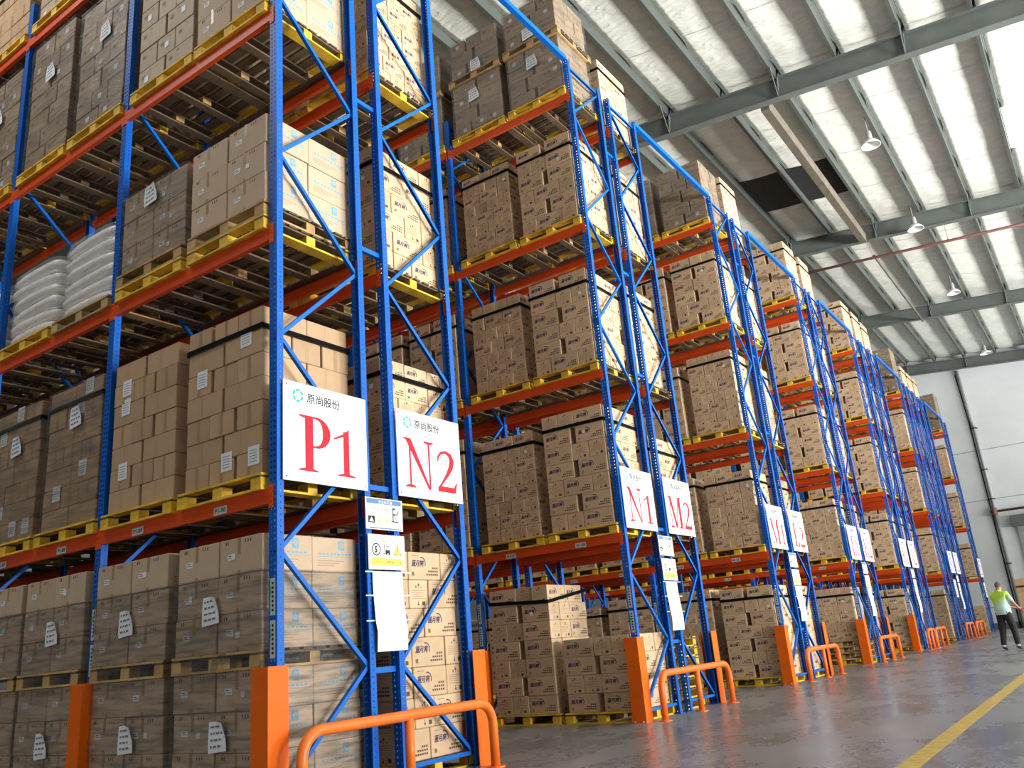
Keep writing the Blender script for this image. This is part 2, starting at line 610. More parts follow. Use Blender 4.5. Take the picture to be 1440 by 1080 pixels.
# crane rails' conduit and sprinkler pipes hung beneath the rafters
sp_ = thing('sprinkler_pipe', (0.9, RY[3] + 1.15, 13.80), 'dark red sprinkler main hung below the second rafter', 'pipe')
MB().tube([(-9, 0, 0.60), (12, 0, -1.14)], 0.05, 'pipe_brown', 10).obj('main_pipe', sp_, smooth=True)
MB().tube([(-9, 0.16, 0.68), (12, 0.16, -1.06)], 0.025, 'pipe_grey', 8).obj('conduit', sp_, smooth=True)
MB().tube([(0.05, 0.05, -0.06), (0.05, RY[4] - RY[3] - 1.2, -0.02)], 0.05, 'tie_brown', 10).obj('branch_pipe', sp_, smooth=True)
for x in (-6, -3, 0, 2.5, 5, 7.5, 10):
    MB().tube([(x, 0, -0.083 * x - 0.12), (x, 0, -0.083 * x + 0.62)], 0.012, 'pipe_grey', 6).obj('hanger_rod', sp_)
    MB().box(x - 0.03, x + 0.03, -0.06, 0.06, -0.083 * x - 0.17, -0.083 * x - 0.10, 'pipe_brown').obj('pipe_clamp', sp_)

# high-bay lamps, all off
def lamp(loc, label):
    t = thing('high_bay_lamp', loc, label, 'lamp', 'unlit high bay lamps under the roof')
    MB().lathe([(0.0, 0.02), (0.09, 0.0), (0.20, -0.10), (0.265, -0.20), (0.25, -0.20), (0.185, -0.10), (0.08, -0.02), (0.0, -0.01)], 'lamp_white', 24).obj('reflector', t, smooth=True)
    MB().lathe([(0.0, 0.26), (0.06, 0.26), (0.075, 0.22), (0.085, 0.03), (0.085, 0.0), (0.0, 0.0)], 'pipe_grey', 16).obj('ballast_housing', t, smooth=True)
    MB().tube([(0, 0, 0.25), (0, 0, 0.72)], 0.012, 'pipe_grey', 6).obj('hanger_rod', t)
    return t


lamp((2.73, 18.43, 13.72), 'white high bay lamp just beyond the nearest rafter')
lamp((2.66, 25.1, 13.72), 'white high bay lamp hanging in front of the second rafter')
lamp((2.70, 32.8, 13.72), 'white high bay lamp between the second and third rafters')
lamp((2.59, 43.6, 13.72), 'white high bay lamp closest to the white back wall')

# things on the back wall
t = thing('downpipe', (0.80, WY, 0), 'grey downpipe running down the white back wall', 'pipe')
MB().tube([(-0.05, -0.14, 13.9), (0.05, -0.14, 11.0), (0.12, -0.14, 10.6), (0.12, -0.14, 0.02)], 0.095, 'pipe_grey', 12).obj('pipe', t, smooth=True)
MB().tube([(-0.17, -0.06, 13.7), (-0.06, -0.06, 10.8), (-0.06, -0.06, 0.02)], 0.035, 'black', 8).obj('cable_conduit', t, smooth=True)
for z in (10.5, 8.2, 6.6, 3.2):
    MB().box(-0.02, 0.26, -0.26, -0.02, z, z + 0.05, 'black').obj('pipe_bracket', t)
t = thing('hydrant_pipe', (0.95, WY - 0.10, 5.95), 'dark brown pipe crossing the back wall above the roller door', 'pipe')
MB().tube([(0, -0.12, 0), (9, -0.12, 0)], 0.06, 'pipe_brown', 10).obj('pipe', t, smooth=True)
MB().lathe([(0, -0.2), (0.13, -0.2), (0.15, -0.12), (0.15, 0.12), (0.13, 0.2), (0, 0.2)], 'pipe_brown', 14, (-0.08, -0.16, 0)).obj('valve_body', t, smooth=True)
MB().box(-0.25, 0.02, -0.28, 0.10, -0.05, 0.05, 'black').obj('wall_bracket', t)
door = link('door_1', None)
tag(door, 'grey roller shutter door in the back wall', None, kind='structure')
MB().box(1.55, 6.2, WY - 0.42, WY, 5.05, 5.62, 'steel_dark').obj('shutter_housing', door)
MB().box(1.72, 1.92, WY - 0.12, WY, 0, 5.05, 'pipe_grey').obj('door_jamb', door)
MB().box(5.9, 6.1, WY - 0.12, WY, 0, 5.05, 'pipe_grey').obj('door_jamb', door)
for k in range(44):
    MB().box(1.92, 5.9, WY - 0.045, WY - 0.015, 0.115 * k + 0.01, 0.115 * k + 0.11, 'pipe_grey').obj('slat', door)

# ---------------------------------------------------------------- pallets
PW, PD, PH = 1.16, 1.15, 0.145
PARTS = []  # (name, mesh key, location)
DB = MB().box(-PW / 2, PW / 2, -0.05, 0.05, 0, 0.02, 'pallet_wood')
DBY = MB().box(-PW / 2, PW / 2, -0.05, 0.05, 0, 0.02, 'pallet_yellow')


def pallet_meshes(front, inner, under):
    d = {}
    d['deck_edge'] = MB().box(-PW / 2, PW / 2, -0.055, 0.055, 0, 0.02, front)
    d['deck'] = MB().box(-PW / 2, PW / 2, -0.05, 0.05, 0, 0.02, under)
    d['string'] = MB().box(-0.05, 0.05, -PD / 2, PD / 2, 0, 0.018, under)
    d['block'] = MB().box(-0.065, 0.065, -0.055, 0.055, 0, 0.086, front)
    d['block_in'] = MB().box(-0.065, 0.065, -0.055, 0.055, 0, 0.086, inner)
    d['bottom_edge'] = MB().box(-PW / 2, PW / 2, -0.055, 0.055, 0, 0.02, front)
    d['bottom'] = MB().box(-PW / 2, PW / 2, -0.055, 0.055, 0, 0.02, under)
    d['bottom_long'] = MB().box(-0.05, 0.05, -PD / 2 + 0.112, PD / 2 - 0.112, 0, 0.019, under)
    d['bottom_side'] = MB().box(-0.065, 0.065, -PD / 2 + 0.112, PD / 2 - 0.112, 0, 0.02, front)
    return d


ys3 = (-PD / 2 + 0.056, 0, PD / 2 - 0.056)
xs3 = (-PW / 2 + 0.066, 0, PW / 2 - 0.066)
LAY = []
for x in xs3:
    LAY.append(('bottom_board', 'bottom_side' if x == xs3[2] else 'bottom_long', (x, 0, 0)))
for j, y in enumerate(ys3):
    if j != 1:
        LAY.append(('bottom_board', 'bottom_edge' if j == 0 else 'bottom', (0, y, 0)))
    for x in xs3:
        LAY.append(('block', 'block' if (j == 0 or x == xs3[2]) else 'block_in', (x, y, 0.0205)))
for x in xs3:
    LAY.append(('stringer_board', 'string', (x, 0, 0.107)))
for k in range(8):
    y = -PD / 2 + 0.056 + k * (PD - 0.112) / 7
    LAY.append(('deck_board', 'deck_edge' if k in (0, 7) else 'deck', (0, y, 0.1255)))
PAL = {}
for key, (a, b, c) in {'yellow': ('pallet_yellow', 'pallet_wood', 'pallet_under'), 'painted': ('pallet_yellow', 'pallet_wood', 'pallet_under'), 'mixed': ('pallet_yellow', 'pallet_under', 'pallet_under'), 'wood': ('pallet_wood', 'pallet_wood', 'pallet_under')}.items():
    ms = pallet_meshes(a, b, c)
    if key in ('painted', 'mixed'):
        ms['bottom_side'] = MB().box(-0.065, 0.065, -PD / 2 + 0.112, PD / 2 - 0.112, 0, 0.02, c)
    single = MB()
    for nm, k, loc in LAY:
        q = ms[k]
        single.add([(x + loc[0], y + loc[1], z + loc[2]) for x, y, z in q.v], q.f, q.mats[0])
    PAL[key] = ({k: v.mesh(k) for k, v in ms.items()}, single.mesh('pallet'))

# ---------------------------------------------------------------- cartons
# size of each kind: length, width, height
CK = {'C1': (0.49, 0.285, 0.262), 'C2': (0.37, 0.25, 0.208), 'PL': (0.52, 0.345, 0.222), 'BL': (0.565, 0.54, 0.325), 'GR': (0.50, 0.34, 0.27)}
CNAME = {'C1': 'printed_carton', 'C2': 'small_printed_carton', 'PL': 'plain_carton', 'BL': 'blue_logo_carton', 'GR': 'shipping_carton'}
CWORD = {'C1': 'brown carton with purple logo', 'C2': 'small brown printed carton', 'PL': 'plain brown carton', 'BL': 'large carton with blue emblem', 'GR': 'dull brown carton'}
CMAT = {'C1': 'cardboard', 'C2': 'cardboard', 'PL': 'cardboard_plain', 'BL': 'cardboard_pale', 'GR': 'cardboard_grey'}


def side_frames(L, W, H):
    e = 0.0015
    return {
        'long': [frameM((-L / 2, -W / 2 - e, 0), (1, 0, 0), (0, 0, 1)), frameM((L / 2, W / 2 + e, 0), (-1, 0, 0), (0, 0, 1))],
        'short': [frameM((L / 2 + e, -W / 2, 0), (0, 1, 0), (0, 0, 1)), frameM((-L / 2 - e, W / 2, 0), (0, -1, 0), (0, 0, 1))]}


def print_carton(mb, kind, L, W, H, rich):
    fr = side_frames(L, W, H)
    if kind in ('C1', 'C2'):
        for M in fr['long']:
            q = []
            if rich:
                put_text(mb, '蓝月亮', M, L * 0.09, H * 0.50, H * 0.25, 'ink_purple', bold=0.03, width=L * 0.37, shear=0.25, res=1)
                q += arc(L * 0.41, H * 0.60, H * 0.19, H * 0.235, -0.5, 1.9, 6)
            else:
                for a in range(3):
                    q.append([(L * (0.10 + a * 0.11), H * 0.50), (L * (0.18 + a * 0.11), H * 0.50), (L * (0.20 + a * 0.11), H * 0.68), (L * (0.12 + a * 0.11), H * 0.68)])
                q.append([(L * 0.42, H * 0.56), (L * 0.47, H * 0.60), (L * 0.46, H * 0.76), (L * 0.38, H * 0.80)])
            mb.flat(None, q, 'ink_purple', M)
            q = [rect(L * 0.09, H * 0.14, L * 0.10 + H * 0.14, H * 0.28)] if not rich else [rect(L * 0.09 + i * 0.008, H * 0.14, L * 0.09 + i * 0.008 + (0.005 if i % 2 else 0.003), H * 0.28) for i in range(5)]
            for r_ in range(3):
                n = (2, 4, 5)[r_] + (1 if rich else 0)
                for i in range(n):
                    u = L * 0.93 - (i + 1) * L * 0.065
                    q.append(rect(u, H * (0.40 - 0.12 * r_), u + L * 0.048, H * (0.40 - 0.12 * r_) + H * 0.065))
            if rich:
                q.append(rect(L * 0.10, H * 0.86, L * 0.32, H * 0.875))
            mb.flat(None, q, 'ink_dark', M)
        for M in fr['short']:
            q = [rect(W * 0.66, H * 0.10, W * 0.66 + H * 0.17, H * 0.24), rect(W * 0.42, H * 0.10, W * 0.50, H * 0.15), rect(W * 0.445, H * 0.15, W * 0.475, H * 0.26)]
            q += [[(W * 0.44, H * 0.80), (W * 0.56, H * 0.80), (W * 0.50, H * 0.90)], rect(W * 0.49, H * 0.70, W * 0.51, H * 0.80), rect(W * 0.34, H * 0.72, W * 0.39, H * 0.80), rect(W * 0.62, H * 0.72, W * 0.68, H * 0.75)]
            mb.flat(None, q, 'ink_dark', M)
            q = [rect(W * 0.12, H * (0.62 - 0.07 * r_), W * (0.86 - 0.1 * (r_ % 2)), H * (0.62 - 0.07 * r_) + 0.0035) for r_ in range(5)]
            mb.flat(None, q, 'ink_faint', M)
    if kind == 'BL':
        for M in fr['long']:
            q = [rect(L * (0.14 + 0.05 * i), H * 0.84, L * (0.165 + 0.05 * i), H * 0.93) for i in range(2)] + [rect(L * (0.60 + 0.06 * i), H * 0.84, L * (0.62 + 0.06 * i), H * 0.93) for i in range(3)]
            mb.flat(None, q, 'ink_dark', M)
            mb.flat(None, [rect(L * 0.43, H * 0.55, L * 0.50, H * 0.995), rect(L * 0.43, 0.004, L * 0.50, H * 0.12)], 'tape', M)
            mb.flat(None, [rect(L * 0.20, H * 0.42, L * 0.36, H * 0.58)], 'paper', M)
            M2 = M @ Matrix.Translation((0, 0, 0.0006))
            mb.flat(None, [rect(L * 0.22, H * 0.47, L * 0.34, H * 0.49), rect(L * 0.22, H * 0.52, L * 0.30, H * 0.55)], 'ink_paper', M2)
        for M in fr['short']:
            s = H * 0.27
            u0, v0 = W * 0.58, H * 0.64
            mb.flat(None, [rect(u0, v0, u0 + s * 0.78, v0 + s)], 'ink_cyan', M)
            M2 = M @ Matrix.Translation((0, 0, 0.0006))
            mb.flat(None, arc(u0 + s * 0.39, v0 + s * 0.54, s * 0.15, s * 0.27, 0, 2 * PI, 12), 'cardboard_pale', M2)
            mb.flat(None, [rect(u0 + s * 0.31, v0 + s * 0.2, u0 + s * 0.38, v0 + s * 0.6)], 'cardboard_pale', M2)
            q = [rect(W * (0.14 + 0.085 * i), H * 0.50, W * (0.19 + 0.085 * i), H * 0.55) for i in range(9)]
            q += [rect(W * 0.10, H * 0.44, W * 0.92, H * 0.452)]
            mb.flat(None, q, 'ink_cyan', M)
            mb.flat(None, [rect(W * 0.12, H * (0.32 - 0.07 * r_), W * (0.7 - 0.1 * r_), H * (0.335 - 0.07 * r_)) for r_ in range(3)], 'ink_faint', M)
    if kind == 'PL':
        for M in fr['short']:
            mb.flat(None, [rect(W * 0.44, 0.004, W * 0.56, H - 0.004)], 'tape', M)
        for M in fr['long'][:1]:
            mb.flat(None, [rect(L * 0.44, H * 0.05, L * 0.445, H * 0.95)], 'ink_faint', M)
    if kind == 'GR':
        for M in fr['short'] + fr['long']:
            mb.flat(None, [rect(0.06, H * 0.55, 0.12, H * 0.72), rect(0.20, H * 0.80, 0.24, H * 0.86)], 'ink_faint', M)


CM = {}
for k, (L, W, H) in CK.items():
    g = 0.006
    mb = MB().cbox(L - g, W - g, H - 0.003, 0.006, CMAT[k])
    print_carton(mb, k, L - g, W - g, H - 0.003, True)
    CM[k] = mb.mesh(CNAME[k])
me_label = MB().box(0, 0.075, -0.0012, 0, 0, 0.075, 'paper').mesh('paper_label')
me_label2 = MB().box(0, 0.15, -0.0012, 0, 0, 0.17, 'paper')
me_label2.flat(None, [rect(0.02, 0.03 + 0.025 * i, 0.12, 0.036 + 0.025 * i) for i in range(5)], 'ink_paper', frameM((0, -0.0016, 0), (1, 0, 0), (0, 0, 1)))
me_label2 = me_label2.mesh('paper_label')
me_label3 = MB().box(0, 0.05, -0.0012, 0, 0, 0.05, 'paper').mesh('paper_label')

CARTONS = []  # dict per carton
PALLETS = []
LOADS = []


def fill(kind, width, rr, prev):
    L, W, H = CK[kind]
    opts = []
    for a in range(0, 4):
        for b in range(0, 6):
            s = a * L + b * W
            if a + b and s <= width + 0.012 and width - s < 0.10:
                opts.append((a, b, width - s))
    if not opts:
        a = int(width // L)
        b = int((width - a * L) // W)
        opts = [(a, b, width - a * L - b * W)]
    if len(opts) > 1 and prev is not None:
        opts = [o for o in opts if (o[0], o[1]) != prev] or opts
    a, b, sl = rr.choice(opts)
    seq = [L] * a + [W] * b
    rr.shuffle(seq)
    gaps = [0.0] * (len(seq) - 1)
    if gaps and sl > 0:
        gaps[rr.randrange(len(gaps))] = sl
    return seq, gaps, (a, b)


def stack(kind, x0, x1, y0, y1, z0, layers, rr, load, sc=1.0):
    """brick-bonded layers; only the aisle face and the end face toward +x are filled (the core is never seen)"""
    L, W, H = CK[kind]
    prev = prev2 = None
    for li in range(layers):
        z = z0 + li * H * sc
        seq, gaps, prev = fill(kind, x1 - x0, rr, prev)
        x = x0
        lastd = W
        n = len(seq)
        for i, wdt in enumerate(seq):
            long = abs(wdt - L) < 1e-6
            d = W if long else L
            if abs(L - W) < 0.03:
                long = True
                d = W
            jy = rr.uniform(-0.006, 0.006)
            CARTONS.append(dict(kind=kind, c=(x + wdt / 2, y0 + d / 2 + jy, z), rz=0 if long else PI / 2, w=wdt, d=d, h=H * sc, load=load, layer=li + 1, pos=n - i, face='aisle', sc=sc))
            x += wdt + (gaps[i] if i < len(gaps) else 0)
            lastd = d
        ys = y0 + lastd + 0.004
        seq, gaps, prev2 = fill(kind, y1 - ys, rr, prev2)
        y = ys
        for i, wdt in enumerate(seq):
            if abs(L - W) < 0.03:
                wdt = W
                d, rz = L, 0
            else:
                long = abs(wdt - L) < 1e-6
                d, rz = (W, PI / 2) if long else (L, 0)
            if y + wdt > y1 + 0.03:
                break
            jx = rr.uniform(-0.006, 0.006)
            CARTONS.append(dict(kind=kind, c=(x1 - d / 2 + jx, y + wdt / 2, z), rz=rz, w=d, d=wdt, h=H * sc, load=load, layer=li + 1, pos=i + 1, face='end', sc=sc))
            y += wdt + (gaps[i] if i < len(gaps) else 0)
    return z0 + layers * H * sc


LV = [0.0, 2.501, 4.940, 7.386, 9.809]
SH = ['floor', 'first shelf', 'second shelf', 'third shelf', 'top shelf']
ORD = ['end', 'second', 'third', 'fourth', 'fifth', 'sixth', 'seventh', 'eighth']
BAY = 2.6


def slot_x(s):
    return -(s // 2) * BAY - (0.665 if s % 2 == 0 else 1.905)


def put_pallet(row, lv, s, x, y, z, style, top=False):
    if style == 'yellow' and s > 0:
        style = 'painted'
    PALLETS.append(dict(row=row, lv=lv, s=s, loc=(x, y, z), style=style, top=top))


def load(row, face, y0, lv, s, kind, layers, style='yellow', w=1.04, d=1.04, base=None, sc=1.0, strap=True, wrap=False, double=False, mid=None, dx=0.0):
    rr = random.Random(hash((row[0] * 7 if False else sum(map(ord, row)), lv, s)) & 0xffff)
    x = slot_x(s) + dx
    yc = y0 + (0.525 if face < 0 else 0.575)
    z = LV[lv] if base is None else base
    ld = dict(row=row, lv=lv, s=s, x=x, y=yc, w=w, d=d, kind=kind)
    put_pallet(row, lv, s, x, yc, z, style)
    z += PH + 0.001
    if double:
        put_pallet(row, lv, s, x, yc, z, 'wood', True)
        z += PH + 0.001
    ld['z0'] = z
    idx = len(LOADS)
    LOADS.append(ld)
    x0, x1, ya, yb = x - w / 2, x + w / 2, yc - d / 2, yc + d / 2
    if mid:
        z = stack(kind, x0, x1, ya, yb, z, mid, rr, idx, sc)
        put_pallet(row, lv, s, x, yc, z, 'wood', True)
        z += PH + 0.001
        n0 = len(CARTONS)
        z = stack(kind, x0, x1, ya, yb, z, layers, rr, idx, sc)
        for c in CARTONS[n0:]:
            c['layer'] += mid
    else:
        z = stack(kind, x0, x1, ya, yb, z, layers, rr, idx, sc)
    ld['z1'] = z
    ld['strap'] = z - CK[kind][2] * sc * 0.92 if strap else None
    ld['wrap'] = wrap
    return ld


ROWS = []  # name, y0, face, bays
for k in range(4):
    Y = 6.161 * k
    a, b = (('P1', 'N2'), ('N1', 'M2'), ('M1', 'L2'), ('L1', 'K2'))[k]
    ROWS.append((a, Y, -1, 3 if k == 0 else 4))
    ROWS.append((b, Y + 1.405, 1, (2, 4, 3, 3)[k]))
ROWS += [('K1', 24.72, -1, 4), ('J2', 26.10, 1, 2), ('J1', 27.40, 1, 1), ('H2', 32.42, -1, 2), ('H1', 34.12, 1, 1), ('G2', 35.50, -1, 1), ('G1', 37.0, 1, 1), ('F2', 42.62, -1, 1)]
HL = {'C1': 0.262, 'C2': 0.208}


def printed(row, face, y0, lv, s, top, strap=True, kind=None, style=None):
    """a strapped load of printed cartons reaching the given height"""
    rr = random.Random(sum(map(ord, row)) * 131 + lv * 17 + s)
    kind = kind or rr.choice(['C1', 'C1', 'C2'])
    h = top - LV[lv] - PH
    n = max(1, round(h / HL[kind]))
    load(row, face, y0, lv, s, kind, n, style or rr.choice(['yellow', 'yellow', 'mixed']), w=1.062 if kind == 'C1' else 1.0, d=1.068 if kind == 'C1' else 1.0, sc=h / (n * HL[kind]), strap=strap)


# P1: the near row
y = 0.0
for s in range(0, 6):
    load('P1', -1, y, 0, s, 'BL', 3, 'wood', w=1.13, d=1.10, strap=False, wrap=True, mid=3, sc=0.95, dx=-0.06 if s < 1 else (-0.1 if s < 3 else -0.08))
for s in range(0, 2):
    load('P1', -1, y, 1, s, 'PL', 7, 'yellow' if s == 0 else 'mixed', w=1.07, d=1.06, strap=(s == 0), dx=-0.06 if s == 0 else -0.07)
for s in range(2, 6):
    load('P1', -1, y, 1, s, 'PL', 7, 'mixed', w=1.05, d=1.06, strap=True, wrap=True)
load('P1', -1, y, 2, 0, 'BL', 3, 'yellow', w=1.13, d=1.10, strap=False, double=True, sc=0.985, dx=-0.04)
load('P1', -1, y, 2, 1, 'BL', 3, 'mixed', w=1.13, d=1.06, strap=False, wrap=True, double=True, sc=0.985, dx=-0.06)
load('P1', -1, y, 3, 0, 'BL', 5, 'yellow', w=1.13, d=1.10, strap=False, sc=1.05, dx=-0.04)
load('P1', -1, y, 3, 1, 'GR', 6, 'yellow', w=1.03, d=1.04, strap=False, wrap=False, sc=1.05)
load('P1', -1, y, 3, 2, 'GR', 7, 'mixed', w=1.03, d=1.04, strap=False, wrap=True)
load('P1', -1, y, 3, 3, 'GR', 7, 'mixed', w=1.03, d=1.04, strap=False, wrap=True, sc=1.06)
load('P1', -1, y, 3, 4, 'GR', 7, 'mixed', w=1.03, d=1.04, strap=False, wrap=True)
load('P1', -1, y, 3, 5, 'GR', 7, 'mixed', w=1.03, d=1.04, strap=False, wrap=True)
for s in range(2, 6):
    load('P1', -1, y, 4, s, 'GR' if s != 4 else 'PL', 6, 'yellow', w=1.03, d=1.04, strap=s == 4)
for row, y0, face, nb in ROWS:
    if row == 'P1':
        continue
    for lv in range(5):
        for s in range(2 * nb):
            if row == 'N1':
                if lv == 0:
                    if s == 0:
                        printed(row, face, y0, 0, 0, 1.125, False, 'C1')
                    elif s == 1:
                        printed(row, face, y0, 0, 1, 1.93, True, 'C1')
                    continue
                if lv == 4:
                    load(row, face, y0, 4, s, 'GR', 3, 'yellow' if s else 'mixed', w=1.06, d=1.04, strap=False, wrap=True, mid=4)
                    continue
                printed(row, face, y0, lv, s, {1: (4.42, 4.28), 2: (6.64, 6.62), 3: (9.12, 9.10)}[lv][s % 2], True, {(1, 0): 'C1', (1, 1): 'C2', (2, 0): 'C1', (2, 1): 'C2', (3, 0): 'C1', (3, 1): 'C2'}.get((lv, s)))
                continue
            if row == 'N2':
                if lv == 0:
                    printed(row, face, y0, 0, s, 2.06, False, 'C1')
                elif lv == 1:
                    printed(row, face, y0, 1, s, 4.05, True, 'C2')
                elif lv == 2:
                    printed(row, face, y0, 2, s, 6.55, True, 'C1')
                elif lv == 3:
                    printed(row, face, y0, 3, s, 9.15, True, 'C2')
                else:
                    printed(row, face, y0, 4, s, 11.5, True, 'C1')
                continue
            rr = random.Random(sum(map(ord, row)) * 31 + lv * 7 + s)
            if row == 'M2' and lv == 0:
                for q in range(7 if s == 0 else 0):
                    put_pallet(row, 0, 0, -0.70 + rr.uniform(-0.02, 0.02), 7.79 + rr.uniform(-0.015, 0.015), q * (PH + 0.002), 'yellow')
                    PALLETS[-1]['stk'] = q
                continue
            if row == 'L1' and lv == 0 and s == 0:
                for q in range(3):
                    put_pallet(row, 0, 0, -0.665, y0 + 0.525, q * (PH + 0.002), 'wood' if q else 'yellow')
                    PALLETS[-1]['stk'] = q
                load(row, face, y0, 0, 0, 'C2', 6, 'wood', w=1.0, d=1.0, base=0.443, sc=1.04)
                continue
            if lv == 0:
                if row == 'F2' or row == 'G1':
                    if s == 0:
                        printed(row, face, y0, 0, 0, 1.25, False)
                    continue
                if face > 0 and s > 1:
                    continue
                printed(row, face, y0, 0, s, 1.85 + rr.uniform(-0.06, 0.1), True)
            elif lv == 4:
                if row == 'M1':
                    load(row, face, y0, 4, s, 'GR', 5, 'yellow', w=1.05, d=1.04, strap=False, wrap=True, sc=1.12)
                elif row in ('H2', 'F2'):
                    load(row, face, y0, 4, s, 'GR', 7, 'mixed', w=1.05, d=1.04, strap=False, wrap=True)
                else:
                    printed(row, face, y0, 4, s, 11.45 + rr.uniform(-0.1, 0.25), True)
            else:
                printed(row, face, y0, lv, s, {1: 4.22, 2: 6.78, 3: 9.15}[lv] + rr.uniform(-0.07, 0.07), True)
# stack on the floor at the far right
ld_ = dict(row='', lv=None, s=0, x=2.99, y=31.05, w=1.09, d=1.06, kind='PL', z0=PH, z1=1.98, strap=1.70, wrap=False)
LOADS.append(ld_)
put_pallet('', None, 0, 2.99, 31.05, 0.0, 'wood')
stack('PL', 2.445, 3.535, 30.52, 31.58, PH + 0.001, 8, random.Random(3), len(LOADS) - 1, 1.032)

# ---------------------------------------------------------------- what the camera sees: rays decide which repeats become objects
bv, bf, owner = [], [], []


def bvh_box(x0, x1, y0, y1, z0, z1, own):
    o = len(bv)
    bv.extend([(x0, y0, z0), (x1, y0, z0), (x1, y1, z0), (x0, y1, z0), (x0, y0, z1), (x1, y0, z1), (x1, y1, z1), (x0, y1, z1)])
    for f in ((0, 3, 2, 1), (4, 5, 6, 7), (0, 1, 5, 4), (1, 2, 6, 5), (2, 3, 7, 6), (3, 0, 4, 7)):
        bf.append(tuple(o + i for i in f))
        owner.append(own)


for i, c in enumerate(CARTONS):
    x_, y_, z_ = c['c']
    bvh_box(x_ - c['w'] / 2, x_ + c['w'] / 2, y_ - c['d'] / 2, y_ + c['d'] / 2, z_, z_ + c['h'], ('c', i))
for i, p_ in enumerate(PALLETS):
    x_, y_, z_ = p_['loc']
    bvh_box(x_ - PW / 2, x_ + PW / 2, y_ - PD / 2, y_ + PD / 2, z_, z_ + PH, ('p', i))
for row, y0, face, nb in ROWS:
    for yy in ((y0, y0 + 1.1)):
        for lv in range(1, 5):
            bvh_box(-nb * BAY, 0, yy - 0.03, yy + 0.03, LV[lv] - 0.13, LV[lv] - 0.002, None)
    for yy in (y0, y0 + 1.03):
        bvh_box(-0.1, 0, yy, yy + 0.07, 0, 10.4, None)
tree = BVHTree.FromPolygons(bv, bf)
hits = {}
STEP = 2.5
for iy in range(int(1080 / STEP)):
    for ix in range(int(1440 / STEP)):
        d_ = RT * ((ix + 0.5) * STEP - 720) / FPX - UP * ((iy + 0.5) * STEP - 540) / FPX + fw
        h_ = tree.ray_cast(CAM, d_)
        if h_[2] is not None:
            ow = owner[h_[2]]
            if ow:
                hits[ow] = hits.get(ow, 0) + 1
for i, c in enumerate(CARTONS):
    c['n'] = hits.get(('c', i), 0)
for i, p_ in enumerate(PALLETS):
    p_['n'] = hits.get(('p', i), 0)

NTH = ['', 'first', 'second', 'third', 'fourth', 'fifth', 'sixth', 'seventh', 'eighth', 'ninth', 'tenth']


def place_words(row, lv, s):
    if lv is None:
        return 'stack by the roller door'
    return f'{row} {SH[lv]}, {ORD[s]} pallet'


LIMIT = 290
stuff_v = {}
for kind in CK:
    cs = [c for c in CARTONS if c['kind'] == kind]
    cs.sort(key=lambda c: -c['n'])
    keep = [c for c in cs[:LIMIT] if c['n'] >= 3]
    ids = set(map(id, keep))
    L, W, H = CK[kind]
    for c in keep:
        ld = LOADS[c['load']]
        o = link(CNAME[kind], CM[kind], None, c['c'], c['rz'])
        if c['sc'] != 1.0:
            o.scale = (1, 1, c['sc'])
        if c['face'] == 'aisle':
            w_ = f"{CWORD[kind]}, {NTH[c['layer']]} layer, {NTH[c['pos']]} along, {place_words(ld['row'], ld['lv'], ld['s'])}"
        else:
            w_ = f"{CWORD[kind]}, {NTH[c['layer']]} layer, end side {NTH[c['pos']]}, {place_words(ld['row'], ld['lv'], ld['s'])}"
        tag(o, w_, 'carton', f"cartons on {ld['row']} {SH[ld['lv']]}" if ld['row'] else 'cartons stacked by the roller door')
        rr = random.Random(int(abs(c['c'][0] * 977 + c['c'][2] * 331 + c['c'][1] * 53)))
        # stuck-on paper labels
        on = None
        if c['face'] == 'aisle' and kind == 'PL' and rr.random() < 0.17:
            on = me_label2
        elif c['face'] == 'aisle' and kind in ('GR',) and rr.random() < 0.35:
            on = me_label
        elif kind in ('C1', 'C2') and c['face'] == 'aisle' and c['pos'] == 1 and ld['strap'] and c['c'][2] < ld['strap'] - 0.1 and c['c'][2] > ld['strap'] - CK[kind][2] * 1.15:
            on = me_label3
        elif kind == 'BL' and c['face'] == 'aisle' and rr.random() < 0.3:
            on = me_label3
        if on is not None:
            lo = link('paper_label', on, o)
            if c['rz'] == 0:
                lo.location = (rr.uniform(-0.3, 0.1) * c['w'], -W / 2 - 0.0005, H * rr.uniform(0.25, 0.5))
            else:
                lo.location = (-L / 2 - 0.0005, W * rr.uniform(-0.1, 0.2), H * rr.uniform(0.25, 0.5))
                lo.rotation_euler = (0, 0, -PI / 2)
    # everything else of the kind: one joined mass
    rest = [c for c in cs if id(c) not in ids]
    if not rest:
        continue
    pm = MB().box(-L / 2 + 0.003, L / 2 - 0.003, -W / 2 + 0.003, W / 2 - 0.003, 0, H - 0.003, CMAT[kind])
    if kind != 'GR':
        print_carton(pm, kind, L - 0.006, W - 0.006, H - 0.003, False)
    pv = np.array(pm.v)
    nv = len(pv)
    allv, allf = [], []
    for j, c in enumerate(rest):
        v = pv.copy()
        v[:, 2] *= c['sc']
        if c['rz']:
            v = np.stack([-v[:, 1], v[:, 0], v[:, 2]], 1)
        allv.append(v + np.array(c['c']))
    V = np.concatenate(allv)
    F = [tuple(i + j * nv for i in f) for j in range(len(rest)) for f in pm.f]
    me = bpy.data.meshes.new('far_' + CNAME[kind] + 's')
    me.from_pydata(V.tolist(), [], F)
    for mt in pm.mats:
        me.materials.append(MATS[mt])
    me.polygons.foreach_set('material_index', pm.m * len(rest))
    o = link(CNAME[kind] + '_mass', me)
    tag(o, f'mass of {CWORD[kind]}s stacked deep in the far racks', 'cartons', None, 'stuff')

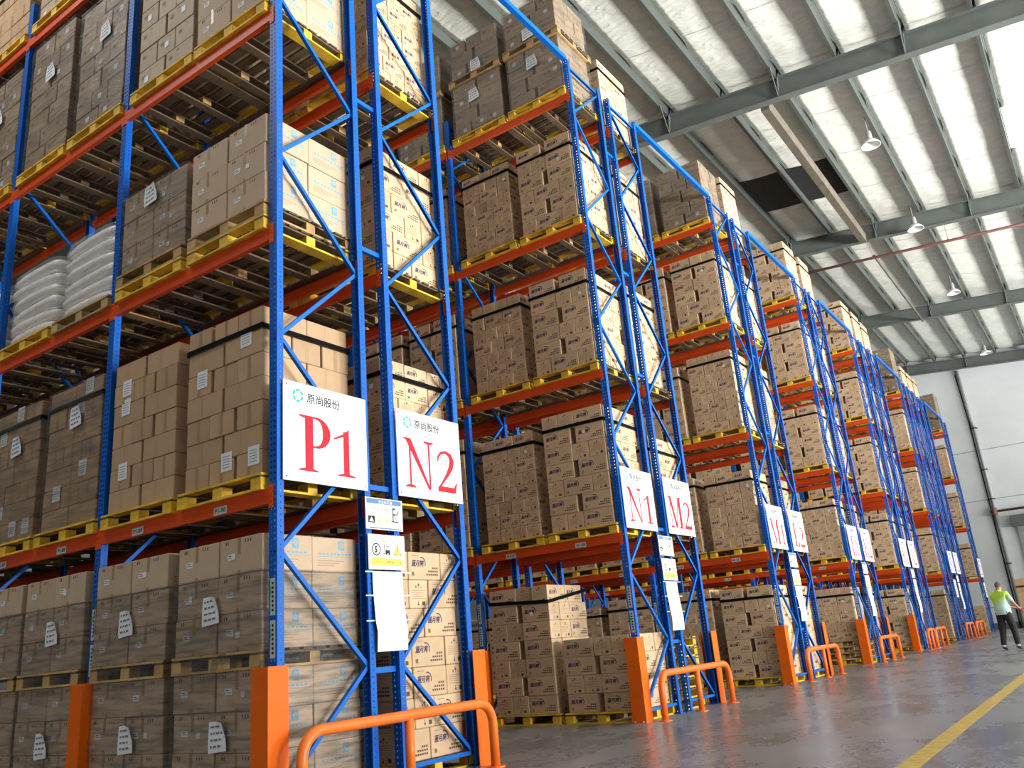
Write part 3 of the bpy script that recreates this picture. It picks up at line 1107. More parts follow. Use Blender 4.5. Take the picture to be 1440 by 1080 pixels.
# pallets
PST = {'yellow': 'yellow painted wooden pallet', 'painted': 'wooden pallet with yellow painted front', 'mixed': 'yellow and bare wood pallet', 'wood': 'bare wooden pallet'}
np_parts = 0
for p_ in sorted(PALLETS, key=lambda q: -q['n']):
    if p_['n'] < 2:
        continue
    where = f"{place_words(p_['row'], p_['lv'], p_['s'])}"
    lab = f"{PST[p_['style']]}, " + ('upper one under cartons, ' if p_['top'] else 'under cartons, ') + where
    if 'stk' in p_:
        lab = f"{PST[p_['style']]}, {NTH[p_['stk'] + 1]} from the floor in the stack by the {p_['row']} rack end"
    ms, single = PAL[p_['style']]
    if np_parts < 75 and p_['n'] > 25:
        np_parts += 1
        t = thing('pallet', p_['loc'], lab, 'pallet', f"pallets on {p_['row'] or 'the floor'}")
        for nm, k_, loc in LAY:
            o = link(nm, ms[k_], t, loc)
    else:
        o = link('pallet', single, None, p_['loc'])
        tag(o, lab, 'pallet', f"pallets on {p_['row'] or 'the floor'}")
restp = [p_ for p_ in PALLETS if p_['n'] < 2]

# straps and stretch wrap
for ld in LOADS:
    seen = max((c['n'] for c in CARTONS if c['load'] == LOADS.index(ld)), default=0) if False else 1
lseen = {}
for c in CARTONS:
    lseen[c['load']] = lseen.get(c['load'], 0) + c['n']
for i, ld in enumerate(LOADS):
    if lseen.get(i, 0) < 12:
        continue
    x, y, w, d = ld['x'], ld['y'], ld['w'] / 2 + 0.010, ld['d'] / 2 + 0.010
    if ld['strap']:
        z = ld['strap'] - 0.02
        mb = MB()
        hh, th = 0.05, 0.003
        sag = 0.0
        cor = [(-w, -d), (w, -d), (w, d), (-w, d)]
        out = [(-w - th, -d - th), (w + th, -d - th), (w + th, d + th), (-w - th, d + th)]
        dz = (0.04, -0.015, 0.15, 0.12) if (ld['row'], ld['lv'], ld['s']) == ('N1', 0, 1) else (0, 0, 0, 0)
        vs = [(a, b, dz[q]) for q, (a, b) in enumerate(cor)] + [(a, b, dz[q]) for q, (a, b) in enumerate(out)] + [(a, b, hh + dz[q]) for q, (a, b) in enumerate(cor)] + [(a, b, hh + dz[q]) for q, (a, b) in enumerate(out)]
        fs = []
        for k in range(4):
            j = (k + 1) % 4
            fs += [(4 + k, 4 + j, 12 + j, 12 + k), (j, k, 8 + k, 8 + j), (8 + k, 12 + k, 12 + j, 8 + j), (k, j, 4 + j, 4 + k)]
        mb.add(vs, fs, 'strap_black')
        o = mb.obj('strap', None, (x, y, z))
        tag(o, f"black elastic strap around top cartons, {place_words(ld['row'], ld['lv'], ld['s'])}", 'strap', 'black straps round the pallet loads')
    if ld['wrap']:
        rr = random.Random(i)
        z0, z1 = ld['z0'] - 0.03, ld['z1'] + 0.004
        if ld['kind'] == 'BL' and ld['lv'] == 0:
            z1 -= 0.30
        n = 9
        vs, fs = [], []
        e = 0.022
        ring = []
        for side in range(4):
            a, b = [((-w, -d), (w, -d)), ((w, -d), (w, d)), ((w, d), (-w, d)), ((-w, d), (-w, -d))][side]
            for k in range(6):
                t_ = k / 6
                ring.append((a[0] + (b[0] - a[0]) * t_, a[1] + (b[1] - a[1]) * t_))
        m_ = len(ring)
        for k in range(n + 1):
            z = z0 + (z1 - z0) * k / n
            for (a, b) in ring:
                q = rr.uniform(0.004, 0.016)
                r0 = math.hypot(a, b)
                vs.append((a + a / w * q, b + b / d * q, z))
        for k in range(n):
            for j in range(m_):
                l = (j + 1) % m_
                fs.append((k * m_ + j, k * m_ + l, (k + 1) * m_ + l, (k + 1) * m_ + j))
        wr = MB().add(vs, fs, 'stretch_film').obj('stretch_wrap', None, (x, y, 0))
        tag(wr, f"clear stretch film wound round the cartons, {place_words(ld['row'], ld['lv'], ld['s'])}", 'film wrap', 'stretch wraps round the pallet loads')
        if ld['row'] == 'P1' and ld['lv'] == 0 or ld['row'] in ('N1', 'P1') and ld['lv'] in (4, 1, 2, 3):
            rows_ = [0.42, 1.42] if ld['lv'] == 0 else [(z0 + z1) / 2 + 0.25, (z0 + z1) / 2 - 0.35][:2 if ld['row'] == 'N1' else 1]
            for zz in rows_:
                s_ = 0.225
                px, pz = rr.uniform(-0.16, 0.0), zz + rr.uniform(-0.05, 0.05)
                mb = MB()
                nn = 5
                vs = []
                for a in range(nn + 1):
                    for b in range(nn + 1):
                        u, v = a / nn, b / nn
                        curl = 0.05 * max(0, u + v - 1.35) ** 1.0
                        vs.append((px + u * s_ - curl * 0.8, -d - 0.024 - curl - 0.003 * math.sin(5 * v), pz + v * s_ * 1.05 - curl * 0.8 + 0.02 * u))
                T = len(vs)
                vs += [(p[0], p[1] + 0.0015, p[2]) for p in vs]
                fs = []
                for a in range(nn):
                    for b in range(nn):
                        k_ = a * (nn + 1) + b
                        fs.append((k_, k_ + nn + 1, k_ + nn + 2, k_ + 1))
                        fs.append((T + k_, T + k_ + 1, T + k_ + nn + 2, T + k_ + nn + 1))
                mb.add(vs, fs, 'paper')
                Mx = frameM((px, -d - 0.029, pz), (1, 0, 0.066), (0, 0, 1))
                for rw in range(4):
                    u = 0.03
                    while u < s_ * 0.75:
                        l_ = rr.uniform(0.02, 0.05)
                        mb.flat(None, [rect(u, 0.04 + rw * s_ * 0.22, u + l_, 0.04 + rw * s_ * 0.22 + 0.016)], 'ink_paper', Mx)
                        u += l_ + 0.015
                mb.obj('paper_note', wr)

# ---------------------------------------------------------------- sacks on the second shelf of P1
rr = random.Random(5)
for s in (2, 3, 4, 5):
    x = slot_x(s)
    n_, single = PAL['mixed' if s > 2 else 'wood']
    t = thing('pallet', (x, 0.525, LV[2]), f"{PST['mixed' if s > 2 else 'wood']} under the shrink-wrapped sacks, P1 second shelf, {ORD[s]} pallet", 'pallet', 'pallets on P1')
    for nm, k_, loc in LAY:
        link(nm, n_[k_], t, loc)
    z = LV[2] + PH + 0.002
    for lay in range(6):
        h = 0.158
        for q in range(2):
            a, b = 0.545 + rr.uniform(-0.02, 0.02), 0.262
            vs, fs = [], []
            nu, nv_ = 14, 24
            for i in range(nu + 1):
                th_ = -PI / 2 + PI * i / nu
                for j in range(nv_):
                    ph_ = 2 * PI * j / nv_
                    cz, sz = abs(math.cos(th_)) ** 0.5, math.copysign(abs(math.sin(th_)) ** 0.75, math.sin(th_))
                    cx_, sx_ = math.copysign(abs(math.cos(ph_)) ** 0.42, math.cos(ph_)), math.copysign(abs(math.sin(ph_)) ** 0.42, math.sin(ph_))
                    wob = 1 + 0.03 * math.sin(3 * ph_ + lay * 2.1) + 0.015 * math.sin(7 * ph_ + q)
                    vs.append((a * cz * cx_ * wob, b * cz * sx_ * wob, h / 2 + h / 2 * 1.02 * sz * (1 + 0.10 * math.sin(4 * ph_ + lay * 1.7))))
            for i in range(nu):
                for j in range(nv_):
                    l = (j + 1) % nv_
                    fs.append((i * nv_ + j, i * nv_ + l, (i + 1) * nv_ + l, (i + 1) * nv_ + j))
            o = MB().add(vs, fs, 'sack_white').obj('sack', None, (x + rr.uniform(-0.012, 0.012), 0.262 + q * 0.53, z + lay * h), smooth=True)
            o.rotation_euler = (rr.uniform(-0.02, 0.02), rr.uniform(-0.035, 0.035), rr.uniform(-0.02, 0.02))
            tag(o, f"pale woven sack, {NTH[lay + 1]} layer, {'back' if q else 'front'} of two, P1 second shelf, {ORD[s]} pallet", 'sack', 'pale sacks on the second shelf')
    vs, fs = [], []
    nz, ring = 24, 32
    for k in range(nz + 1):
        zz = k / nz * (6 * h + 0.02)
        bul = 0.022 * abs(math.sin(PI * zz / h)) + 0.012
        for j in range(ring):
            ph_ = 2 * PI * j / ring
            cx_, sx_ = math.copysign(abs(math.cos(ph_)) ** 0.35, math.cos(ph_)), math.copysign(abs(math.sin(ph_)) ** 0.35, math.sin(ph_))
            rnd_ = rr.uniform(-0.006, 0.006)
            vs.append(((0.56 + bul + rnd_) * cx_, (0.505 + bul + rnd_) * sx_, zz))
    for k in range(nz):
        for j in range(ring):
            l = (j + 1) % ring
            fs.append((k * ring + j, k * ring + l, (k + 1) * ring + l, (k + 1) * ring + j))
    o = MB().add(vs, fs, 'sack_film').obj('stretch_wrap', None, (x, 0.525, z - 0.02), smooth=True)
    tag(o, f"glossy clear film bulging round pale sacks, P1 second shelf, {ORD[s]} pallet", 'film wrap', 'stretch wraps round the sacks')

# ---------------------------------------------------------------- pallet racking
HT = 10.456
# open C section with returned lips, web on -y
t_ = 0.003
X_, Y_ = 0.05, 0.036
prof = [(-X_, -Y_), (X_, -Y_), (X_, Y_), (X_ - 0.013, Y_), (X_ - 0.013, Y_ - t_), (X_ - t_, Y_ - t_), (X_ - t_, -Y_ + t_), (-X_ + t_, -Y_ + t_), (-X_ + t_, Y_ - t_), (-X_ + 0.013, Y_ - t_), (-X_ + 0.013, Y_), (-X_, Y_)]
me_up = MB().extr(prof, 0.008, HT, 'upright_blue').mesh('upright')
me_base = MB().box(-0.075, 0.075, -0.075, 0.06, 0, 0.008, 'brace_blue').mesh('base_plate')


def brace_mesh(ya, za, yb, zb, up_):
    mb = MB()
    L_ = math.hypot(yb - ya, zb - za)
    a = math.atan2(zb - za, yb - ya)
    M = Matrix.Translation((0, ya, za)) @ Matrix.Rotation(a, 4, 'X')
    w_, h_ = 0.019, 0.018
    mb.box(-w_, w_, 0, L_, h_ - 0.003, h_, 'brace_blue', M).box(-w_, -w_ + 0.003, 0, L_, -h_, h_ - 0.003, 'brace_blue', M).box(w_ - 0.003, w_, 0, L_, -h_, h_ - 0.003, 'brace_blue', M)
    return mb.mesh('brace')


NO = [0.13, 1.99, 3.88, 5.745, 7.58, 9.45]
NI = [1.02, 2.92, 4.79, 6.68, 8.43, 10.3]
BR = []
for i in range(6):
    BR.append((0.06, NO[i], 1.04, NI[i]))
    if i < 5:
        BR.append((1.04, NI[i], 0.06, NO[i + 1]))
BR.append((0.06, 0.13, 1.04, 0.13))
BR.append((0.06, 10.36, 1.04, 10.36))
BRM = [brace_mesh(*b, 0) for b in BR]
BLEN = BAY - 0.1
mb = MB().box(-BLEN / 2, BLEN / 2, -0.024, 0.024, -0.125, -0.036, 'beam_orange').box(-BLEN / 2, BLEN / 2, -0.024, 0.004, -0.036, 0.0, 'beam_orange')
me_beam = mb.mesh('beam')
mb = MB().box(-0.028, 0.028, -0.002, 0.0022, -0.165, 0.035, 'beam_orange').box(-0.0025, 0.0025, 0.0, 0.045, -0.165, 0.035, 'beam_orange')
for z in (-0.14, -0.09, -0.03, 0.015):
    mb.box(-0.012, 0.012, -0.005, -0.002, z - 0.007, z + 0.007, 'guard_orange')
me_con = mb.mesh('beam_connector')


def plate_mesh(txt):
    mb = MB().box(-0.09, 0.09, -0.002, 0, -0.035, 0.035, 'label_grey')
    put_text(mb, txt, frameM((0, -0.0026, 0), (1, 0, 0), (0, 0, 1)), -0.072, -0.02, 0.055, 'black', bold=0.02, width=0.144)
    return mb.mesh('location_plate')


def sticker_mesh():
    mb = MB()
    for z0, z1 in ((1.14, 1.43), (1.47, 1.76)):
        mb.box(-0.03, 0.03, -0.0015, 0, z0, z1, 'label_grey')
        M = frameM((0, -0.002, z0), (1, 0, 0), (0, 0, 1))
        mb.flat(None, [rect(-0.012, 0.03 + 0.035 * i, 0.012, 0.05 + 0.035 * i) for i in range(7)], 'sign_grey', M)
        mb.flat(None, [rect(-0.027, 0.16, -0.016, 0.22)], 'sign_green', M)
    return mb.mesh('load_sticker')


me_stk = sticker_mesh()
RLAB = {'P1': 'blue and orange pallet rack carrying the white P1 sign, nearest the camera'}
for row, y0, face, nb in ROWS:
    if row in ('J1', 'H2', 'G1'):
        lab = {'J1': 'blue pallet rack behind the fifth pair, without sign', 'H2': 'far blue rack, first of the cluster near the back wall, no sign', 'G1': 'far blue rack, last of the cluster before the wall aisle'}[row]
    elif row in ('H1', 'G2', 'F2'):
        lab = {'H1': 'far blue rack with the sixth pair of signs, front half', 'G2': 'far blue rack with the sixth pair of signs, rear half', 'F2': 'last blue rack in front of the white back wall'}[row]
    else:
        lab = RLAB.get(row, f'blue and orange pallet rack carrying the white {row} sign')
    rk = thing('pallet_rack', (0, y0, 0), lab, 'rack', 'pallet racks along the hall')
    for fi in range(nb + 1):
        fx = -0.05 - BAY * fi
        for yy, rz in ((0.036, 0), (1.064, PI)):
            u_ = link('upright', me_up, rk, (fx, yy, 0), rz)
            link('base_plate', me_base, rk, (fx, yy, 0), rz)
            fr_ = (yy < 0.5) == (face < 0)
            if fr_ and fi < 2 and face < 0:
                link('load_sticker', me_stk, u_, (0, -0.0365, 0))
        for bi, bm in enumerate(BRM):
            if fi > 1 and bi > 11:
                continue
            o = link('brace', bm, rk, (fx, 0, 0))
            if face > 0:
                o.location = (fx, 1.1, 0)
                o.rotation_euler = (0, 0, PI)
    for bay in range(nb):
        bx = -0.1 - BAY * bay - BLEN / 2
        for lv in range(1, 5):
            for yy, rz in ((-0.004 + 0.02, 0), (1.104 - 0.02, PI)):
                o = link('beam', me_beam, rk, (bx, yy, LV[lv] - 0.001), rz)
                for sx in (-1, 1):
                    c_ = link('beam_connector', me_con, o, (sx * (BLEN / 2 + 0.05 - 0.02), -0.022, 0))
                if lv == 1 and (yy < 0.5) == (face < 0) and face < 0 and y0 < 20:
                    num = {'P1': '90', 'N1': '08', 'M1': '06', 'L1': '04'}[row]
                    for sx in (-0.62, 0.62):
                        tx = f"{row}-{int(num) - bay * 2 - (1 if sx < 0 else 0):02d}"
                        link('location_plate', plate_mesh(tx), o, (sx, -0.0245, -0.083))
# spacers tying the back-to-back frames
for y0 in [6.161 * k for k in range(4)]:
    for z, zw in ((0.95, 'lowest'), (2.6, 'second'), (5.1, 'third'), (6.9, 'fourth'), (9.2, 'topmost')):
        o = MB().box(-0.09, -0.045, 0, 0.301, 0, 0.05, 'brace_blue').obj('row_spacer', None, (0, y0 + 1.102, z))
        tag(o, None, None)
        o['label'] = f"short blue spacer bar, {zw} up, between back-to-back racks "+f"{'P1 and N2' if y0 < 1 else 'N1 and M2' if y0 < 7 else 'M1 and L2' if y0 < 13 else 'L1 and K2'}"
        o['category'] = 'spacer bar'
        o['group'] = 'spacer bars between back-to-back racks'
# overhead ties across the aisles
for ya, yb, nm in ((2.505, 6.161, 'P1-N2 pair to the N1-M2 pair'), (8.666, 12.322, 'N1-M2 pair to the M1-L2 pair'), (14.827, 18.483, 'M1-L2 pair to the L1-K2 pair'), (20.988, 24.72, 'L1-K2 pair to the K1 rack'), (28.5, 32.42, 'K1 racks to the far cluster'), (38.1, 42.62, 'far cluster to the last rack'), (-4.2, 0, 'P1 rack toward the viewer')):
    o = MB().box(-0.085, -0.005, ya, yb, HT - 0.02, HT + 0.07, 'brace_blue').obj('aisle_tie')
    tag(o, f'blue overhead tie bar across the aisle from the {nm}', 'tie bar', 'overhead ties between the racks')

# ---------------------------------------------------------------- column guards and hoop barriers
def guard(x, y, face, label):
    """folded orange plate, web toward the aisle, a flange on each side of the upright"""
    w_, f_, h, t2 = 0.10, 0.20, 1.08, 0.007
    prof = [(-w_, 0), (w_, 0), (w_, f_), (w_ - t2, f_), (w_ - t2, t2), (-w_ + t2, t2), (-w_ + t2, f_), (-w_, f_)]
    t = MB().extr(prof, 0.008, h, 'guard_orange').obj('upright_guard', None, (x, y, 0), 0 if face < 0 else PI)
    tag(t, label, 'column guard', 'orange column guards')
    MB().box(-w_ - 0.01, w_ + 0.01, -0.03, f_, 0, 0.008, 'guard_orange').obj('foot_plate', t)
    for sx in (-1, 1):
        MB().lathe([(0, 0.025), (0.012, 0.025), (0.014, 0.008), (0, 0.008)], 'pipe_grey', 8, (sx * 0.06, -0.016, 0)).obj('anchor_bolt', t)


for row, y0, face, nb in ROWS:
    if row in ('J1', 'G1', 'H1', 'G2', 'F2', 'H2', 'J2'):
        continue
    for fi in range(min(nb, 2) + (1 if row == 'P1' else 0)):
        guard(-0.05 - BAY * fi, (y0 - 0.13) if face < 0 else (y0 + 1.1 + 0.13), face, f"orange folded plate guard at the foot of {row}, {('end', 'second', 'third')[fi]} upright")


def hoop(x, ya, yb, label, legs=3):
    t = thing('hoop_barrier', (x, ya, 0), label, 'barrier', 'orange tube hoops at the rack ends')
    r, h, br = 0.045, 0.585, 0.20
    Ln = yb - ya
    pts = [(0, 0, 0.01), (0, 0, h - br)]
    for k in range(1, 7):
        a = PI - (PI / 2) * k / 6
        pts.append((0, br + br * math.cos(a), h - br + br * math.sin(a)))
    for k in range(0, 7):
        a = PI / 2 - (PI / 2) * k / 6
        pts.append((0, Ln - br + br * math.cos(a), h - br + br * math.sin(a)))
    pts.append((0, Ln, 0.01))
    MB().tube(pts, r, 'hoop_orange', 14).obj('hoop_tube', t, smooth=True)
    for k in range(1, legs - 1):
        y = Ln * k / (legs - 1)
        MB().tube([(0, y, 0.01), (0, y, h - 0.01)], r * 0.92, 'hoop_orange', 14).obj('middle_leg', t, smooth=True)
    for k in range(legs):
        y = Ln * k / (legs - 1)
        MB().lathe([(0, 0.012), (0.09, 0.012), (0.09, 0), (0, 0)], 'hoop_orange', 14, (0, y, 0)).obj('foot_flange', t)


hoop(0.25, 0.02, 2.42, 'orange tube hoop barrier in front of the P1 and N2 rack ends')
hoop(0.22, 6.24, 8.66, 'orange tube hoop barrier in front of the N1 and M2 rack ends')
hoop(0.22, 12.75, 14.95, 'orange tube hoop barrier in front of the M1 and L2 rack ends')
hoop(0.22, 18.9, 21.0, 'orange tube hoop barrier in front of the L1 and K2 rack ends')
hoop(0.22, 25.3, 26.5, 'narrow orange hoop barrier in front of the K1 rack end')
hoop(0.22, 26.7, 28.5, 'orange hoop barrier just beyond the narrow one, fifth rack pair')
hoop(0.22, 33.2, 35.2, 'first orange hoop barrier at the far rack cluster')
hoop(0.22, 36.0, 38.3, 'last orange hoop barrier before the back wall')

# ---------------------------------------------------------------- row signs
# serif capitals and figures drawn as polygons in a unit-high box
def stroke(pts, ws):
    """variable-width ribbon through pts"""
    out = []
    P = [Vector((a, b)) for a, b in pts]
    nrm = []
    for i in range(len(P)):
        t = (P[min(i + 1, len(P) - 1)] - P[max(i - 1, 0)]).normalized()
        nrm.append(Vector((-t.y, t.x)))
    for i in range(len(P) - 1):
        a, b, c, d = P[i] + nrm[i] * ws[i] / 2, P[i] - nrm[i] * ws[i] / 2, P[i + 1] - nrm[i + 1] * ws[i + 1] / 2, P[i + 1] + nrm[i + 1] * ws[i + 1] / 2
        out.append([tuple(a), tuple(b), tuple(c), tuple(d)])
    return out


def serif(x, y, w, up_):
    s = 0.035 if up_ else -0.035
    return [[(x - w / 2, y), (x + w / 2, y), (x + w / 2, y + s * 0.7), (x + w * 0.2, y + s * 1.6), (x - w * 0.2, y + s * 1.6), (x - w / 2, y + s * 0.7)]]


def glyph(ch):
    th, tn = 0.155, 0.045
    q = []
    if ch == 'P':
        q += [rect(0.12, 0, 0.12 + th, 1)] + serif(0.185, 0, 0.37, True) + serif(0.16, 1, 0.32, False)
        pts, ws = [], []
        for k in range(13):
            a = PI / 2 - PI * k / 12
            pts.append((0.33 + 0.21 * math.cos(a), 0.715 + 0.265 * math.sin(a)))
            ws.append(tn + (th - tn) * math.cos(a) ** 2)
        q += [rect(0.2, 0.963, 0.335, 0.998), rect(0.2, 0.432, 0.335, 0.467)] + stroke(pts, ws)
        return q, 0.62
    if ch == 'N':
        q += [rect(0.13, 0, 0.13 + tn, 0.95), rect(0.62, 0.02, 0.62 + tn, 1)] + serif(0.15, 0, 0.26, True) + serif(0.64, 1, 0.26, False)
        q += [[(0.0, 1), (0.19, 1), (0.655, 0.0), (0.60, 0.0), (0.06, 0.96), (0.0, 0.975)]]
        return q, 0.78
    if ch == 'M':
        q += [rect(0.11, 0, 0.11 + tn, 0.97), rect(0.66, 0, 0.66 + th, 1)] + serif(0.13, 0, 0.24, True) + serif(0.725, 0, 0.32, True) + serif(0.78, 1, 0.2, False) + serif(0.10, 1, 0.2, False)
        q += [[(0.08, 1), (0.22, 1), (0.47, 0.05), (0.40, 0.0), (0.36, 0.0)], [(0.40, 0.0), (0.44, 0.0), (0.74, 1.0), (0.67, 1.0)]]
        return q, 0.9
    if ch == 'L':
        q += [rect(0.12, 0, 0.12 + th, 1)] + serif(0.185, 1, 0.34, False) + [rect(0.02, 0, 0.6, 0.035), [(0.42, 0.03), (0.58, 0.03), (0.62, 0.26), (0.59, 0.26)]]
        return q, 0.64
    if ch == 'K':
        q += [rect(0.12, 0, 0.12 + th, 1)] + serif(0.185, 0, 0.34, True) + serif(0.185, 1, 0.34, False) + serif(0.66, 0, 0.28, True) + serif(0.6, 1, 0.26, False)
        q += [[(0.25, 0.40), (0.25, 0.46), (0.60, 0.98), (0.64, 0.98)], [(0.34, 0.56), (0.42, 0.64), (0.74, 0.02), (0.58, 0.02)]]
        return q, 0.8
    if ch == 'J':
        q += [rect(0.26, 0.14, 0.26 + th, 1)] + serif(0.32, 1, 0.32, False) + stroke([(0.325, 0.2), (0.31, 0.06), (0.22, 0.0), (0.1, 0.02)], [th, 0.11, 0.06, 0.03]) + arc(0.08, 0.08, 0, 0.055, 0, 2 * PI, 10)
        return q, 0.5
    if ch == 'H':
        q += [rect(0.12, 0, 0.12 + th, 1), rect(0.58, 0, 0.58 + th, 1), rect(0.2, 0.485, 0.6, 0.52)]
        for x in (0.185, 0.645):
            q += serif(x, 0, 0.32, True) + serif(x, 1, 0.32, False)
        return q, 0.85
    if ch == 'G':
        pts = [(0.38 + 0.30 * math.cos(a), 0.5 + 0.47 * math.sin(a)) for a in [math.radians(40 + 14 * k) for k in range(20)]]
        q += stroke(pts, [0.04 + 0.09 * max(0, -math.cos(math.radians(40 + 14 * k))) for k in range(20)]) + [rect(0.58, 0.06, 0.70, 0.42)] + serif(0.64, 0.42, 0.26, False)
        return q, 0.78
    if ch == 'F':
        q += [rect(0.12, 0, 0.12 + th, 1), rect(0.02, 0.965, 0.6, 1), rect(0.2, 0.5, 0.46, 0.535)] + serif(0.185, 0, 0.34, True) + [[(0.42, 0.97), (0.6, 0.97), (0.61, 0.76), (0.58, 0.76)]]
        return q, 0.62
    if ch == '1':
        q += [rect(0.2, 0, 0.2 + 0.12, 0.93)] + serif(0.26, 0, 0.36, True) + [[(0.32, 1.0), (0.20, 0.88), (0.0, 0.76), (0.01, 0.73), (0.20, 0.82), (0.32, 0.86)]]
        return q, 0.45
    if ch == '2':
        pts = [(0.03, 0.70), (0.05, 0.82), (0.13, 0.92), (0.25, 0.955), (0.37, 0.90), (0.42, 0.76), (0.38, 0.60), (0.28, 0.42), (0.14, 0.22), (0.04, 0.08)]
        q += stroke(pts, [0.03, 0.05, 0.06, 0.075, 0.11, 0.13, 0.12, 0.085, 0.05, 0.05]) + [[(0.0, 0.0), (0.48, 0.0), (0.53, 0.24), (0.50, 0.24), (0.44, 0.13), (0.02, 0.13)]]
        return q, 0.55


def row_sign(txt, y0, label, z0=2.565, w=1.0, h=0.885):
    t = MB().box(0.0, 0.012, 0, w, 0, h, 'sign_white').obj('row_sign', None, (0.014, y0, z0))
    tag(t, label, 'sign', 'white row signs on the rack ends')
    M = frameM((0.0128, 0, 0), (0, 1, 0), (0, 0, 1))
    # red serif code
    mb = MB()
    g1, w1 = glyph(txt[0])
    g2, w2 = glyph(txt[1])
    H_ = 0.50
    sx = min(0.60, 0.84 / (w1 + 0.05 + w2))
    tot = (w1 + 0.06 + w2) * sx
    u0 = (w - tot) / 2 + 0.01
    for g, off, hs in ((g1, 0, 1.0), (g2, w1 + 0.06, 0.90)):
        for gi, poly in enumerate(g):
            mb.flat(None, [[(u0 + (off + x) * sx, 0.10 + y * H_ * hs) for x, y in poly]], 'sign_red', M @ Matrix.Translation((0, 0, 0.00012 * gi)))
    mb.obj('row_code', t)
    # company mark: a broken green ring, and four dark characters
    mb = MB()
    for k in range(6):
        a = k * PI / 3 + 0.15
        mb.flat(None, arc(0.165, 0.765, 0.038, 0.062, a, a + 0.85, 4), 'sign_green', M)
    mb.obj('ring_logo', t)
    mb = MB()
    put_text(mb, '原尚股份', M @ Matrix.Translation((0, 0, 0.0006)), 0.265, 0.725, 0.098, 'sign_grey', bold=0.012, width=0.40)
    mb.obj('company_name', t)
    mb = MB()
    for u in (0.035, w - 0.035):
        for v in (0.035, h - 0.035):
            mb.flat(None, arc(u, v, 0, 0.008, 0, 2 * PI, 8), 'sign_grey', M)
    mb.obj('screw', t)['kind'] = 'stuff'


SG = [('P1', 0.045), ('N2', 1.47), ('N1', 6.20), ('M2', 7.61), ('M1', 12.40), ('L2', 13.80), ('L1', 18.62), ('K2', 20.02), ('K1', 25.0), ('J2', 26.38), ('H1', 34.2), ('G2', 35.62), ('F2', 42.9)]
for tx, y0 in SG:
    if tx in ('H1', 'G2', 'F2'):
        lab = {'H1': 'white sign on the far rack cluster, first of its pair', 'G2': 'white sign on the far rack cluster, second of its pair', 'F2': 'white sign on the last rack before the back wall'}[tx]
    else:
        lab = f'white row sign with red serif letters {tx} on the rack end'
    row_sign(tx, y0, lab)


